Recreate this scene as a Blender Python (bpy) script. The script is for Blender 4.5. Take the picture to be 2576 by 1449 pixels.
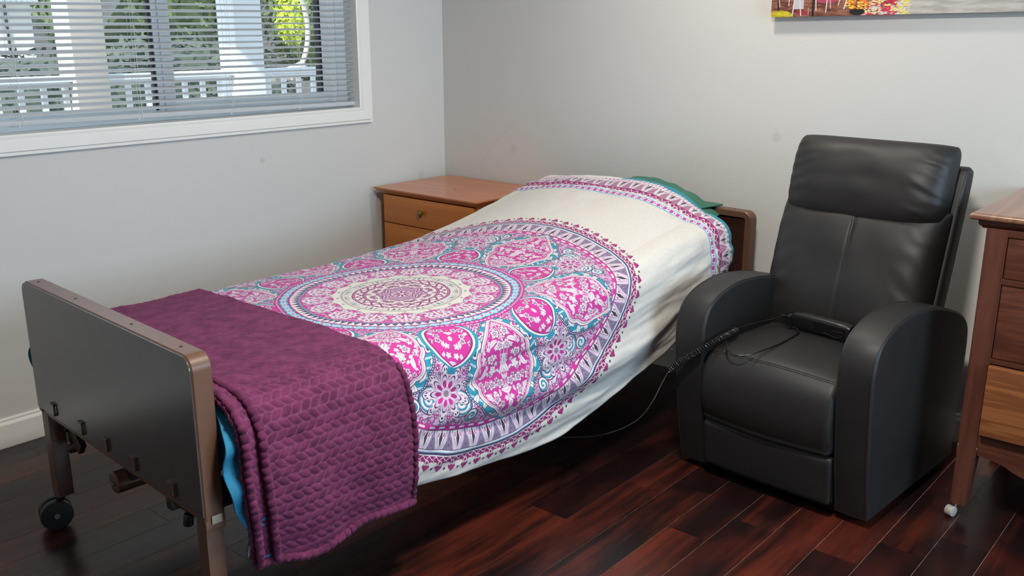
import bpy, bmesh, math, random
import numpy as np
from mathutils import Vector, Matrix, noise

random.seed(7)
PI = math.pi
scene = bpy.context.scene
for o in list(bpy.data.objects):
    bpy.data.objects.remove(o)
COL = scene.collection

# ------------------------------------------------------------------ camera
cam_data = bpy.data.cameras.new('camera')
cam = bpy.data.objects.new('camera', cam_data)
COL.objects.link(cam)
cam.location = (0.0, 0.0, 1.41)
cam.rotation_euler = (math.radians(90 - 15.352), 0.0, math.radians(40.5145 - 90))
cam_data.sensor_width = 36.0
cam_data.lens = 2369.25 / 2576 * 36.0
cam_data.clip_start = 0.05
cam_data.clip_end = 200
scene.camera = cam

# ------------------------------------------------------------------ view
scene.view_settings.view_transform = 'Standard'
scene.view_settings.look = 'None'
scene.view_settings.gamma = 1.0
scene.view_settings.use_curve_mapping = False
scene.view_settings.exposure = 0.06

# ------------------------------------------------------------------ world (bright hazy sky)
world = bpy.data.worlds.new('sky')
scene.world = world
world.use_nodes = True
wn = world.node_tree
wn.nodes.clear()
wo = wn.nodes.new('ShaderNodeOutputWorld')
wb = wn.nodes.new('ShaderNodeBackground')
wg = wn.nodes.new('ShaderNodeTexGradient')
wt = wn.nodes.new('ShaderNodeTexCoord')
wm = wn.nodes.new('ShaderNodeMapping')
wr = wn.nodes.new('ShaderNodeValToRGB')
wm.inputs['Rotation'].default_value = (0, math.radians(90), 0)
wn.links.new(wt.outputs['Generated'], wm.inputs['Vector'])
wn.links.new(wm.outputs['Vector'], wg.inputs['Vector'])
wn.links.new(wg.outputs['Fac'], wr.inputs['Fac'])
wr.color_ramp.elements[0].color = (0.80, 0.90, 1.0, 1)
wr.color_ramp.elements[1].color = (0.50, 0.70, 1.0, 1)
wn.links.new(wr.outputs['Color'], wb.inputs['Color'])
wb.inputs['Strength'].default_value = 1.5
wn.links.new(wb.outputs['Background'], wo.inputs['Surface'])


def light(name, kind, loc, rot, energy, color, **kw):
    d = bpy.data.lights.new(name, kind)
    d.energy = energy
    d.color = color
    for k, v in kw.items():
        setattr(d, k, v)
    o = bpy.data.objects.new(name, d)
    COL.objects.link(o)
    o.location = loc
    o.rotation_euler = rot
    return o


# sun outside: high, lights yard, unseen porch roof is cut short to let it onto the posts
light('sun', 'SUN', (0, 0, 8), Vector((0.90, 0.30, -0.80)).to_track_quat('-Z', 'Y').to_euler(), 8.5, (1.0, 0.96, 0.88), angle=0.02)
# ceiling lamp (its shade is built with the ceiling below)
light('ceiling_lamp_light', 'AREA', (2.80, 1.60, 2.36), (0, 0, 0), 11.5, (1.0, 0.90, 0.78), shape='DISK', size=0.17)
light('ceiling_lamp_light', 'AREA', (1.30, 0.75, 2.36), (0, 0, 0), 54, (1.0, 0.93, 0.83), shape='DISK', size=0.30)
# daylight through the second window (in wall_front, behind the camera) and the bed-side window
light('window_daylight', 'AREA', (1.95, -2.34, 1.45), (math.radians(90), 0, 0), 112, (0.62, 0.80, 1.0), shape='RECTANGLE', size=1.9, size_y=1.3)
light('porch_daylight', 'AREA', (1.75, 4.5, 2.25), (math.radians(-62), 0, 0), 9, (0.74, 0.87, 1.0), shape='RECTANGLE', size=2.4, size_y=0.8)


# ================================================================== node expression helper
class S:
    nt = None

    def __init__(self, s):
        self.s = s

    @staticmethod
    def m(op, a, b=None, c=None):
        n = S.nt.nodes.new('ShaderNodeMath')
        n.operation = op
        for i, v in enumerate((a, b, c)):
            if v is None:
                continue
            if isinstance(v, S):
                S.nt.links.new(v.s, n.inputs[i])
            else:
                n.inputs[i].default_value = float(v)
        return S(n.outputs[0])

    def __add__(a, b): return S.m('ADD', a, b)
    def __radd__(a, b): return S.m('ADD', b, a)
    def __sub__(a, b): return S.m('SUBTRACT', a, b)
    def __rsub__(a, b): return S.m('SUBTRACT', b, a)
    def __mul__(a, b): return S.m('MULTIPLY', a, b)
    def __rmul__(a, b): return S.m('MULTIPLY', b, a)
    def __truediv__(a, b): return S.m('DIVIDE', a, b)
    def __rtruediv__(a, b): return S.m('DIVIDE', b, a)
    def __lt__(a, b): return S.m('LESS_THAN', a, b)
    def __gt__(a, b): return S.m('GREATER_THAN', a, b)
    def __neg__(a): return S.m('MULTIPLY', a, -1.0)


def sin(a): return S.m('SINE', a)
def cos(a): return S.m('COSINE', a)
def absn(a): return S.m('ABSOLUTE', a)
def fract(a): return S.m('FRACT', a)
def floorn(a): return S.m('FLOOR', a)
def sqrt(a): return S.m('SQRT', a)
def power(a, b): return S.m('POWER', a, b)
def mn(a, b): return S.m('MINIMUM', a, b)
def mx(a, b): return S.m('MAXIMUM', a, b)
def band(x, a, b): return (x > a) * (x < b)
def either(a, b): return mx(a, b)


def sstep(x, a, b):
    n = S.nt.nodes.new('ShaderNodeMapRange')
    n.interpolation_type = 'SMOOTHSTEP'
    S.nt.links.new(x.s, n.inputs['Value'])
    n.inputs['From Min'].default_value = a
    n.inputs['From Max'].default_value = b
    return S(n.outputs['Result'])


def vec(x, y, z=0.0):
    n = S.nt.nodes.new('ShaderNodeCombineXYZ')
    for i, v in enumerate((x, y, z)):
        if isinstance(v, S):
            S.nt.links.new(v.s, n.inputs[i])
        else:
            n.inputs[i].default_value = float(v)
    return n.outputs[0]


def voro(x, y, scale, feature='F1', rnd=1.0):
    n = S.nt.nodes.new('ShaderNodeTexVoronoi')
    n.voronoi_dimensions = '2D'
    n.feature = feature
    n.inputs['Scale'].default_value = scale
    n.inputs['Randomness'].default_value = rnd
    S.nt.links.new(vec(x, y), n.inputs['Vector'])
    d = S(n.outputs['Distance'])
    if feature == 'DISTANCE_TO_EDGE':
        return d, None
    sp = S.nt.nodes.new('ShaderNodeSeparateXYZ')
    S.nt.links.new(n.outputs['Color'], sp.inputs[0])
    return d, S(sp.outputs[0])


def noise_s(v, scale, detail=2.0, rough=0.5):
    n = S.nt.nodes.new('ShaderNodeTexNoise')
    n.inputs['Scale'].default_value = scale
    n.inputs['Detail'].default_value = detail
    n.inputs['Roughness'].default_value = rough
    S.nt.links.new(v, n.inputs['Vector'])
    return S(n.outputs['Fac'])


def colr(c):
    return c if isinstance(c, bpy.types.NodeSocket) else tuple(c[:3]) + (1.0,)


def mix(f, a, b):
    """a where f = 0, b where f = 1"""
    n = S.nt.nodes.new('ShaderNodeMix')
    n.data_type = 'RGBA'
    if isinstance(f, S):
        S.nt.links.new(f.s, n.inputs[0])
    else:
        n.inputs[0].default_value = f
    for i, c in ((6, a), (7, b)):
        c = colr(c)
        if isinstance(c, tuple):
            n.inputs[i].default_value = c
        else:
            S.nt.links.new(c, n.inputs[i])
    return n.outputs[2]


def lin(r, g, b):
    f = lambda v: (v / 255 / 12.92) if v <= 10 else ((v / 255 + 0.055) / 1.055) ** 2.4
    return (f(r), f(g), f(b))


def new_mat(name):
    m = bpy.data.materials.new(name)
    m.use_nodes = True
    S.nt = m.node_tree
    b = m.node_tree.nodes['Principled BSDF']
    return m, b


def setc(b, c, key='Base Color'):
    c = colr(c)
    if isinstance(c, tuple):
        b.inputs[key].default_value = c
    else:
        S.nt.links.new(c, b.inputs[key])


def bump(b, h, strength=0.3, dist=0.002):
    n = S.nt.nodes.new('ShaderNodeBump')
    n.inputs['Strength'].default_value = strength
    n.inputs['Distance'].default_value = dist
    S.nt.links.new(h.s, n.inputs['Height'])
    S.nt.links.new(n.outputs[0], b.inputs['Normal'])


def objco():
    n = S.nt.nodes.new('ShaderNodeTexCoord')
    return n.outputs['Object']


def geopos():
    n = S.nt.nodes.new('ShaderNodeNewGeometry')
    return n.outputs['Position']


def split(v):
    n = S.nt.nodes.new('ShaderNodeSeparateXYZ')
    S.nt.links.new(v, n.inputs[0])
    return S(n.outputs[0]), S(n.outputs[1]), S(n.outputs[2])


def plain(name, c, rough=0.5, metal=0.0, var=0.06, scale=14.0, bumpy=0.0, bscale=200.0, **kw):
    m, b = new_mat(name)
    v = objco()
    n = noise_s(v, scale, 3.0)
    setc(b, mix(n, tuple(x * (1 - var) for x in c), tuple(min(1, x * (1 + var)) for x in c)))
    b.inputs['Roughness'].default_value = rough
    b.inputs['Metallic'].default_value = metal
    for k, x in kw.items():
        b.inputs[k].default_value = x
    if bumpy:
        bump(b, noise_s(v, bscale, 3.0), bumpy, 0.001)
    return m


# ------------------------------------------------------------------ mesh helpers
def link(name, me, mats, parent=None, smooth=True, loc=None, rot=None):
    if not isinstance(mats, (list, tuple)):
        mats = [mats]
    for mm in mats:
        me.materials.append(mm)
    if smooth:
        for p in me.polygons:
            p.use_smooth = True
    o = bpy.data.objects.new(name, me)
    COL.objects.link(o)
    if parent is not None:
        o.parent = parent
    if loc is not None:
        o.location = loc
    if rot is not None:
        o.rotation_euler = rot
    return o


def obj(name, bm, mats, parent=None, smooth=True, sharp=35, **kw):
    bmesh.ops.recalc_face_normals(bm, faces=bm.faces[:])
    me = bpy.data.meshes.new(name)
    bm.to_mesh(me)
    bm.free()
    o = link(name, me, mats, parent, smooth, **kw)
    if smooth:
        me.set_sharp_from_angle(angle=math.radians(sharp))
    return o


def tag(o, label=None, cat=None, group=None, kind=None):
    if label: o['label'] = label
    if cat: o['category'] = cat
    if group: o['group'] = group
    if kind: o['kind'] = kind
    return o


def thing(name, label, cat, loc=(0, 0, 0), rz=0.0, group=None):
    o = bpy.data.objects.new(name, None)
    o.empty_display_size = 0.05
    COL.objects.link(o)
    o.location = loc
    o.rotation_euler = (0, 0, rz)
    return tag(o, label, cat, group)


def box(bm, x0, x1, y0, y1, z0, z1, bev=0.0, seg=2, M=None):
    r = bmesh.ops.create_cube(bm, size=1.0)
    vs = r['verts']
    for v in vs:
        v.co = Vector(((x0 + x1) / 2 + v.co.x * (x1 - x0), (y0 + y1) / 2 + v.co.y * (y1 - y0), (z0 + z1) / 2 + v.co.z * (z1 - z0)))
        if M is not None:
            v.co = M @ v.co
    if bev > 0:
        es = set()
        for v in vs:
            for e in v.link_edges:
                es.add(e)
        bmesh.ops.bevel(bm, geom=list(es), offset=bev, segments=seg, affect='EDGES', profile=0.7)
    return vs


def cyl(bm, p0, p1, r0, r1=None, n=24, cap=True, bev=0.0):
    r1 = r0 if r1 is None else r1
    p0, p1 = Vector(p0), Vector(p1)
    d = (p1 - p0)
    q = d.to_track_quat('Z', 'Y')
    rings = []
    L = d.length
    prof = [(0, r0), (L, r1)]
    if bev > 0:
        prof = [(0, r0 - bev), (bev * .3, r0 - bev * .3), (bev, r0), (L - bev, r1), (L - bev * .3, r1 - bev * .3), (L, r1 - bev)]
    for (h, r) in prof:
        rings.append([bm.verts.new(p0 + q @ Vector((r * math.cos(2 * PI * i / n), r * math.sin(2 * PI * i / n), h))) for i in range(n)])
    for a, b in zip(rings[:-1], rings[1:]):
        for i in range(n):
            bm.faces.new((a[i], a[(i + 1) % n], b[(i + 1) % n], b[i]))
    if cap:
        bm.faces.new(rings[0][::-1])
        bm.faces.new(rings[-1])


def tube(bm, pts, r, n=8, rfun=None, cap=True):
    pts = [Vector(p) for p in pts]
    N = len(pts)
    rings = []
    up = Vector((0, 0, 1))
    prev = None
    for i, p in enumerate(pts):
        t = (pts[min(i + 1, N - 1)] - pts[max(i - 1, 0)]).normalized()
        if prev is None:
            a = up.cross(t)
            if a.length < 1e-3: a = Vector((1, 0, 0)).cross(t)
            a.normalize()
        else:
            a = (prev - t * prev.dot(t)).normalized()
        prev = a
        b = t.cross(a)
        rr = r if rfun is None else rfun(i / (N - 1))
        rings.append([bm.verts.new(p + (a * math.cos(2 * PI * k / n) + b * math.sin(2 * PI * k / n)) * rr) for k in range(n)])
    for A, B in zip(rings[:-1], rings[1:]):
        for k in range(n):
            bm.faces.new((A[k], A[(k + 1) % n], B[(k + 1) % n], B[k]))
    if cap:
        bm.faces.new(rings[0][::-1])
        bm.faces.new(rings[-1])


def spline(pts, n, closed=False):
    """Catmull-Rom through pts, n samples"""
    P = [np.array(p, float) for p in pts]
    m = len(P)
    out = []
    segs = m if closed else m - 1
    for i in range(n):
        t = i / (n if closed else n - 1) * segs
        k = min(int(t), segs - 1)
        f = t - k
        if closed:
            p0, p1, p2, p3 = P[(k - 1) % m], P[k % m], P[(k + 1) % m], P[(k + 2) % m]
        else:
            p0, p1, p2, p3 = P[max(k - 1, 0)], P[k], P[k + 1], P[min(k + 2, m - 1)]
        out.append(0.5 * ((2 * p1) + (-p0 + p2) * f + (2 * p0 - 5 * p1 + 4 * p2 - p3) * f * f + (-p0 + 3 * p1 - 3 * p2 + p3) * f ** 3))
    return out


def grid_mesh(name, P, uv=None, attrs=None):
    """P: (nu, nv, 3) array -> mesh, optional uv (nu, nv, 2)"""
    nu, nv = P.shape[:2]
    me = bpy.data.meshes.new(name)
    idx = np.arange(nu * nv).reshape(nu, nv)
    F = np.stack([idx[:-1, :-1], idx[1:, :-1], idx[1:, 1:], idx[:-1, 1:]], -1).reshape(-1, 4)
    me.vertices.add(nu * nv)
    me.vertices.foreach_set('co', P.reshape(-1).astype(np.float32))
    me.loops.add(F.size)
    me.loops.foreach_set('vertex_index', F.reshape(-1).astype(np.int32))
    me.polygons.add(len(F))
    me.polygons.foreach_set('loop_start', (np.arange(len(F)) * 4).astype(np.int32))
    me.update(calc_edges=True)
    if uv is not None:
        l = me.uv_layers.new(name='cloth')
        l.data.foreach_set('uv', uv.reshape(-1, 2)[F.reshape(-1)].reshape(-1).astype(np.float32))
    me.validate()
    return me


def grid_normals(P):
    du = np.gradient(P, axis=0)
    dv = np.gradient(P, axis=1)
    n = np.cross(du, dv)
    n /= np.linalg.norm(n, axis=-1, keepdims=True) + 1e-12
    return n


def vnoise(x, y, z=0.0):
    return noise.noise(Vector((x, y, z)))


vnoise_v = np.vectorize(vnoise)

# ================================================================== materials
def mat_wall(name):
    m, b = new_mat(name)
    p = geopos()
    x, y, z = split(p)
    base = lin(206, 206, 203)
    n = noise_s(p, 1.3, 2.0)
    c = mix(n, tuple(k * 0.97 for k in base), tuple(k * 1.02 for k in base))
    # smudges and scuffs on the paint
    for (sx, sy, sz, r, a) in ((2.295, 3.322, 0.887, 0.018, 0.17), (3.37, 1.567, 1.018, 0.024, 0.16), (3.199, 3.322, 0.724, 0.03, 0.12), (3.37, 2.87, 0.868, 0.03, 0.08)):
        d = sqrt((x - sx) * (x - sx) + (y - sy) * (y - sy) + (z - sz) * (z - sz))
        c = mix((1.0 - sstep(d, r * 0.4, r)) * a, c, (0.12, 0.12, 0.11))
    dd = y - 2.839
    d = absn(z - (1.0 - dd * 0.50 - dd * dd * 1.66))
    c = mix((d < 0.0014) * (dd > 0.0) * (dd < 0.25) * (x > 3.3) * 0.22, c, (0.25, 0.23, 0.22))
    setc(b, c)
    b.inputs['Roughness'].default_value = 0.62
    b.inputs['Specular IOR Level'].default_value = 0.35
    bump(b, noise_s(p, 170.0, 3.0, 0.55), 0.28, 0.0016)
    return m


def mat_floor():
    m, b = new_mat('mahogany_plank')
    at = S.nt.nodes.new('ShaderNodeAttribute')
    at.attribute_name = 'plank'
    r = S(at.outputs['Fac'])
    x, y, z = split(geopos())
    off = r * 37.0
    streak = noise_s(vec(x * 1.3 + off, y * 16.0 + off, off), 1.4, 4.0, 0.6)
    fine = noise_s(vec(x * 5.0 + off, y * 120.0, off), 1.6, 3.0, 0.6)
    blotch = noise_s(vec(x * 1.7 + off, y * 4.0, off * 0.7), 1.5, 3.0, 0.5)
    dark = (0.010, 0.0045, 0.0045)
    mid = (0.038, 0.0085, 0.0068)
    red = (0.125, 0.022, 0.011)
    c = mix(sstep(blotch, 0.42, 0.66), dark, mid)
    c = mix(sstep(streak * 0.6 + blotch * 0.3 + r * 0.28, 0.55, 0.86), c, red)
    c = mix(fine * 0.35, c, dark)
    setc(b, c)
    rn = noise_s(vec(x * 3, y * 9, 0), 2.0, 2.0)
    rr = rn * 0.10 + 0.22
    S.nt.links.new(rr.s, b.inputs['Roughness'])
    b.inputs['Specular IOR Level'].default_value = 0.42
    bump(b, fine, 0.12, 0.0006)
    return m


def mat_wood(name, c1, c2, axis=0, rough=0.4, scale=1.0, ring=0.5, coat=0.2):
    m, b = new_mat(name)
    x, y, z = split(objco())
    co = [x * 6.0, y * 6.0, z * 6.0]
    co[axis] = co[axis] * 0.08
    f = [x * 60.0, y * 60.0, z * 60.0]
    f[axis] = f[axis] * 0.05
    n1 = noise_s(vec(*co), 1.2 * scale, 3.0, 0.55)
    n2 = noise_s(vec(*f), 1.6 * scale, 3.0, 0.6)
    rings = sin(n1 * 34.0) * 0.5 + 0.5
    c = mix(sstep(rings * ring + n2 * 0.6, 0.2, 0.95), c1, c2)
    setc(b, c)
    b.inputs['Roughness'].default_value = rough
    b.inputs['Coat Weight'].default_value = coat
    b.inputs['Coat Roughness'].default_value = 0.25
    bump(b, n2, 0.1, 0.0005)
    return m


WHITE = lin(214, 210, 210)
CREAM = lin(205, 202, 196)
LILAC = lin(192, 168, 196)
PALE = lin(208, 192, 208)
MAG = lin(184, 46, 138)
PINK = lin(190, 62, 140)
PURP = lin(128, 40, 98)
NAVY = lin(66, 60, 96)
TEAL = lin(36, 134, 158)
SKYB = lin(150, 190, 215)
GREY = lin(128, 114, 122)
DARK = lin(64, 52, 76)


def mat_bedspread():
    m, b = new_mat('medallion_print_cotton')
    uvn = S.nt.nodes.new('ShaderNodeUVMap')
    uvn.uv_map = 'cloth'
    U, V, _ = split(uvn.outputs[0])
    # slightly hand drawn: wobble the drawing coordinates
    w1 = noise_s(vec(U * 9.0, V * 9.0, 0.0), 1.0, 1.0) - 0.5
    w2 = noise_s(vec(U * 9.0, V * 9.0, 7.0), 1.0, 1.0) - 0.5
    sc = 1.0 / MED_SCALE
    X = (U - MED_U + w1 * 0.012) * sc
    Y = (V - MED_S + w2 * 0.012) * sc
    r0 = sqrt(X * X + Y * Y)
    r = mn(r0, 0.15) * 0.84 + mn(mx(r0 - 0.15, 0.0), 0.15) * 1.14 + mx(r0 - 0.30, 0.0) + mx(r0 - 0.375, 0.0) * 0.065
    kk = r / mx(r0, 0.0001)
    X = X * kk
    Y = Y * kk
    th = S.m('ARCTAN2', Y, X)

    def cell(n, ph=0.0):
        a = th * (n / (2 * PI)) + ph
        return a - floorn(a + 0.5)

    def fold(n, ph=0.0):
        f = cell(n, ph)
        a = f * (2 * PI / n)
        return r * cos(a), r * sin(a), f

    def paisley(px, py, scale, base, core1, core2, line=GREY, ring=WHITE, k=1.0):
        d, rn = voro(px, absn(py), scale)
        d = d * k
        c = mix(d < 0.42, base, line)
        c = mix(d < 0.37, c, ring)
        c = mix(d < 0.24, c, line)
        c = mix(d < 0.20, c, core1)
        c = mix((d < 0.20) * (rn > 0.55), c, core2)
        c = mix(d < 0.07, c, ring)
        return c

    def motifs(px, py, scale, bg, c_petal, c_core, c_core2, line=GREY, rnd=0.75, fn=2.5, size=0.44):
        """scattered outlined blossoms and leaves, one per voronoi cell; returns colour over bg"""
        n = S.nt.nodes.new('ShaderNodeTexVoronoi')
        n.voronoi_dimensions = '2D'
        n.inputs['Scale'].default_value = scale
        n.inputs['Randomness'].default_value = rnd
        S.nt.links.new(vec(px, py), n.inputs['Vector'])
        cx_, cy_, _z = split(n.outputs['Position'])
        sp = S.nt.nodes.new('ShaderNodeSeparateXYZ')
        S.nt.links.new(n.outputs['Color'], sp.inputs[0])
        r1, r2 = S(sp.outputs[0]), S(sp.outputs[1])
        dx = (px - cx_) * scale
        dy = (py - cy_) * scale
        dl = sqrt(dx * dx + dy * dy)
        la = S.m('ARCTAN2', dy, dx)
        fl = dl / ((absn(cos(la * fn + r1 * 6.28)) * 0.5 + 0.5) * size)
        ca, sa = cos(r1 * 6.28), sin(r1 * 6.28)
        u_ = dx * ca + dy * sa
        v_ = dy * ca - dx * sa + u_ * u_ * 0.5
        lf = absn(v_) / (mx(1.0 - u_ * u_ / (size * size * 1.35), 0.0) * size * 0.50 + 0.001)
        kind = r2 > 0.45
        q = fl * kind + lf * (1.0 - kind)
        c_ = mix(q < 1.0, bg, line)
        c_ = mix(q < 0.86, c_, c_petal)
        c_ = mix((q < 0.86) * (absn(v_) < 0.014) * (1.0 - kind), c_, line)
        c_ = mix(band(q, 0.44, 0.52) * kind, c_, line)
        c_ = mix((q < 0.44) * kind, c_, mix(r1 > 0.5, c_core, c_core2))
        c_ = mix((dl < size * 0.17) * kind, c_, line)
        c_ = mix((dl < size * 0.12) * kind, c_, WHITE)
        return c_

    # ---------- plain ground with a fine slub weave
    wv = noise_s(vec(U * 260.0, V * 60.0, 0.0), 1.0, 2.0) * 0.5 + noise_s(vec(U * 50.0, V * 240.0, 0.0), 1.0, 2.0) * 0.5
    c = mix(sstep(wv, 0.35, 0.6), tuple(k * 0.92 for k in CREAM), CREAM)

    # ---------- lace fringe
    f = cell(96)
    af = absn(f)
    edge = 0.789 + cos(f * (2 * PI)) * 0.0055 + cos(f * (4 * PI)) * 0.003
    tip = absn(f) * 0.052 / (0.0115 * (1.02 - absn(r - 0.803) / 0.0125))
    lace = either((r < edge) * (r > 0.74), (tip < 1.0) * (absn(r - 0.803) < 0.0122))
    lace = either(lace, (absn(af - 0.20) * 0.052 + absn(r - 0.7985) * 0.6) < 0.0040)
    c = mix((((absn(af - 0.5)) * 0.052 + absn(r - 0.8045)) < 0.0052), c, DARK)
    lc = mix(cos(f * (4 * PI)) > 0.1, PURP, lin(146, 42, 110))
    lc = mix(absn(r - (0.7745 + sin(f * (4 * PI)) * 0.0045)) < 0.0014, lc, WHITE)
    lc = mix(absn(sqrt(f * f * 0.0027 + (r - 0.787) * (r - 0.787)) - 0.0062) < 0.0013, lc, WHITE)
    lc = mix((absn(af - 0.5) * 0.052 < 0.0012) * (r > 0.780), lc, WHITE)
    c = mix(lace, c, lc)
    # thin rules inside the lace
    c = mix(r < 0.768, c, WHITE)
    c = mix(r < 0.765, c, NAVY)
    c = mix(r < 0.758, c, SKYB)
    c = mix(r < 0.755, c, WHITE)
    c = mix(r < 0.751, c, NAVY)
    # ---------- band of arches and leaves
    t = (r - 0.697) / 0.052
    f = cell(72)
    af = absn(f)
    bc = mix(0.5, LILAC, PALE)
    fan = absn(af - 0.5)
    lf = absn(sin(fan * 60.0 + t * 9.0))
    bc = mix((fan < (t * 0.26 + 0.02)) * (lf > 0.45), bc, NAVY)
    bc = mix((af < (1.02 - t) * 0.36), bc, GREY)
    bc = mix((af < (0.98 - t) * 0.33), bc, WHITE)
    bc = mix((af < (0.5 - absn(t - 0.42)) * 0.20), bc, DARK)
    bc = mix((absn(af - 0.16) < 0.035) * band(t, 0.12, 0.34), bc, MAG)
    c = mix(r < 0.749, c, bc)
    # ---------- dashed magenta rule
    c = mix(r < 0.697, c, lin(90, 60, 90))
    c = mix(r < 0.695, c, MAG)
    f = cell(104)
    c = mix(band(r, 0.6835, 0.6905) * (absn(f) < 0.27), c, WHITE)
    # ---------- flower field
    px, py, f8 = fold(8, 0.0)
    apy = absn(py)
    fw = sin(px * 150.0 + sin(apy * 120.0) * 2.0) * sin(apy * 150.0 + sin(px * 90.0) * 2.0)
    g = mix(absn(fw) < 0.07, LILAC, lin(118, 88, 124))
    g = mix(fw > 0.55, g, PALE)
    g = mix(fw < -0.72, g, MAG)
    g = motifs(px, apy, 30.0, g, LILAC, MAG, lin(120, 60, 130), DARK, 0.9, 3.0, 0.50)
    g = motifs(px + 0.5, apy, 52.0, g, MAG, WHITE, TEAL, DARK, 1.0, 2.5, 0.32)
    c = mix(r < 0.679, c, g)
    # swirls
    for (sx, sy, rad) in ((0.585, 0.185, 0.036), (0.628, 0.148, 0.020)):
        dd = sqrt((px - sx) * (px - sx) + (apy - sy) * (apy - sy))
        aa = S.m('ARCTAN2', apy - sy, px - sx)
        sw = fract(dd * 72.0 + aa * (1 / (2 * PI)))
        c = mix(dd < rad + 0.003, c, DARK)
        s_ = mix(sw < 0.35, WHITE, TEAL)
        s_ = mix(sw > 0.8, s_, LILAC)
        s_ = mix(band(sw, 0.35, 0.42), s_, DARK)
        c = mix(dd < rad, c, s_)
    # ---------- lilies between the petals
    qx, qy, _f = fold(8, 0.5)
    lx = qx - 0.588
    lr = sqrt(lx * lx + qy * qy)
    la = S.m('ARCTAN2', absn(qy), lx)
    pet = absn(sin(la * 4.5 + 0.785 * 2))
    Rl = 0.034 + pet * 0.048
    ratio = lr / Rl
    c = mix(ratio < 1.0, c, DARK)
    c = mix(ratio < 0.95, c, PALE)
    c = mix(band(ratio, 0.80, 0.88) * (sin(la * 60.0) > -0.2), c, DARK)
    c = mix(band(ratio, 0.60, 0.66), c, DARK)
    c = mix(ratio < 0.60, c, LILAC)
    c = mix(band(ratio, 0.22, 0.46) * (pet > 0.55), c, mix(la > 1.2, MAG, lin(150, 40, 110)))
    c = mix((pet < 0.16) * (ratio < 0.85), c, WHITE)
    c = mix(lr < 0.009, c, GREY)
    # ---------- teal margin + big ogee petals
    t = (px - 0.366) / 0.322
    tc = mn(mx(t, 0.0), 1.0)
    prof = power(sin(mn(tc / 0.58, 1.0) * (PI / 2)), 0.85) * (1.0 - power(mx((tc - 0.58) / 0.42, 0.0), 1.55)) * 0.116
    scal = absn(sin(tc * 15.0)) * 0.0105 * (1.0 - power(tc, 6.0))
    lobe = prof + scal * (tc > 0.3)
    inside = (t > 0.0) * (t < 1.0)
    dist = lobe - apy                      # > 0 inside the white margin line
    t2 = (px - 0.350) / 0.352
    tc2 = mn(mx(t2, 0.0), 1.0)
    prof2 = power(sin(mn(tc2 / 0.58, 1.0) * (PI / 2)), 0.8) * (1.0 - power(mx((tc2 - 0.58) / 0.42, 0.0), 1.7)) * 0.150 + absn(sin(tc2 * 12.5)) * 0.009 * (tc2 > 0.3) * (1.0 - power(tc2, 6.0))
    d2 = (prof2 - apy)
    in2 = (t2 > 0.0) * (t2 < 1.0)
    c = mix((d2 > 0.0) * in2, c, NAVY)
    dots = (absn(sin(px * 420.0)) > 0.55)
    c = mix(band(d2, 0.0035, 0.0060) * dots * in2, c, WHITE)
    teal = mix(absn(sin(px * 95.0 + apy * 70.0)) > 0.93, TEAL, SKYB)
    c = mix((d2 > 0.0095) * in2, c, teal)
    curl = motifs(px, apy, 24.0, teal, WHITE, NAVY, MAG, lin(80, 40, 100), 1.0, 1.5, 0.47)
    c = mix((d2 > 0.010) * in2, c, curl)
    k = 0.86
    dd = lobe * k - apy
    # white margin, grey beaded line, magenta heart
    c = mix((dist > -0.003) * inside, c, PURP)
    c = mix((dist > 0.0) * inside, c, WHITE)
    c = mix((dist > 0.005) * inside, c, GREY)
    c = mix((dist > 0.0065) * inside, c, PALE)
    c = mix(band(dist, 0.0085, 0.0105) * (absn(sin(px * 640.0)) > 0.5) * inside, c, GREY)
    c = mix((dist > 0.0125) * inside, c, GREY)
    t3 = band(t, 0.05, 0.955)
    c = mix((dist > 0.014) * t3, c, MAG)
    c = mix(band(dist, 0.0175, 0.0195) * (sin(px * 420.0) > -0.3) * t3, c, WHITE)
    fl = (dist > 0.021) * t3
    stem = absn(apy - absn(sin(px * 42.0)) * 0.022 * (1.0 - t)) < 0.0011
    heart = mix(stem, MAG, PALE)
    heart = mix(apy < 0.0013, heart, PALE)
    heart = motifs(px + 0.3, apy, 46.0, heart, PALE, WHITE, NAVY, GREY, 0.8, 2.5, 0.42)
    heart = motifs(px, apy, 27.0, heart, lin(214, 196, 212), WHITE, lin(150, 120, 160), lin(110, 92, 104), 0.55, 2.5, 0.47)
    c = mix(fl, c, heart)
    # ---------- small petals in between
    t = (qx - 0.366) / 0.150
    tc = mn(mx(t, 0.0), 1.0)
    aq = absn(qy)
    pr = power(mx(sin(power(tc, 0.72) * PI), 0.0), 0.6) * 0.072
    ins = (t > 0.0) * (t < 1.0)
    dq = pr - aq
    c = mix((dq > -0.016) * band(t, -0.1, 1.12), c, TEAL)
    c = mix((dq > -0.006) * ins, c, GREY)
    c = mix((dq > -0.005) * ins, c, WHITE)
    c = mix((dq > 0.002) * ins, c, PURP)
    c = mix((dq > 0.0075) * band(t, 0.04, 0.95), c, MAG)
    fl = (dq > 0.011) * ins
    c = mix(fl, c, motifs(qx, aq, 40.0, MAG, PALE, WHITE, NAVY, lin(110, 92, 104), 0.8, 2.5, 0.46))
    # ---------- inner teal spandrel ring and bands
    f = cell(64)
    af = absn(f)
    c = mix(r < 0.372, c, PURP)
    c = mix(r < 0.370, c, MAG)
    f2 = cell(150)
    c = mix(band(r, 0.3625, 0.3665) * (absn(f2) < 0.28), c, PALE)
    c = mix(r < 0.3585, c, NAVY)
    chain = mix(0.0, TEAL, TEAL)
    g1 = absn(sin(f * PI * 2.0))
    dd1 = sqrt(f * f * 0.0012 + (r - 0.345) * (r - 0.345))
    chain = mix(absn(r - 0.345) < (af * 0.028), chain, SKYB)
    chain = mix(dd1 < 0.0078, chain, WHITE)
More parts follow.
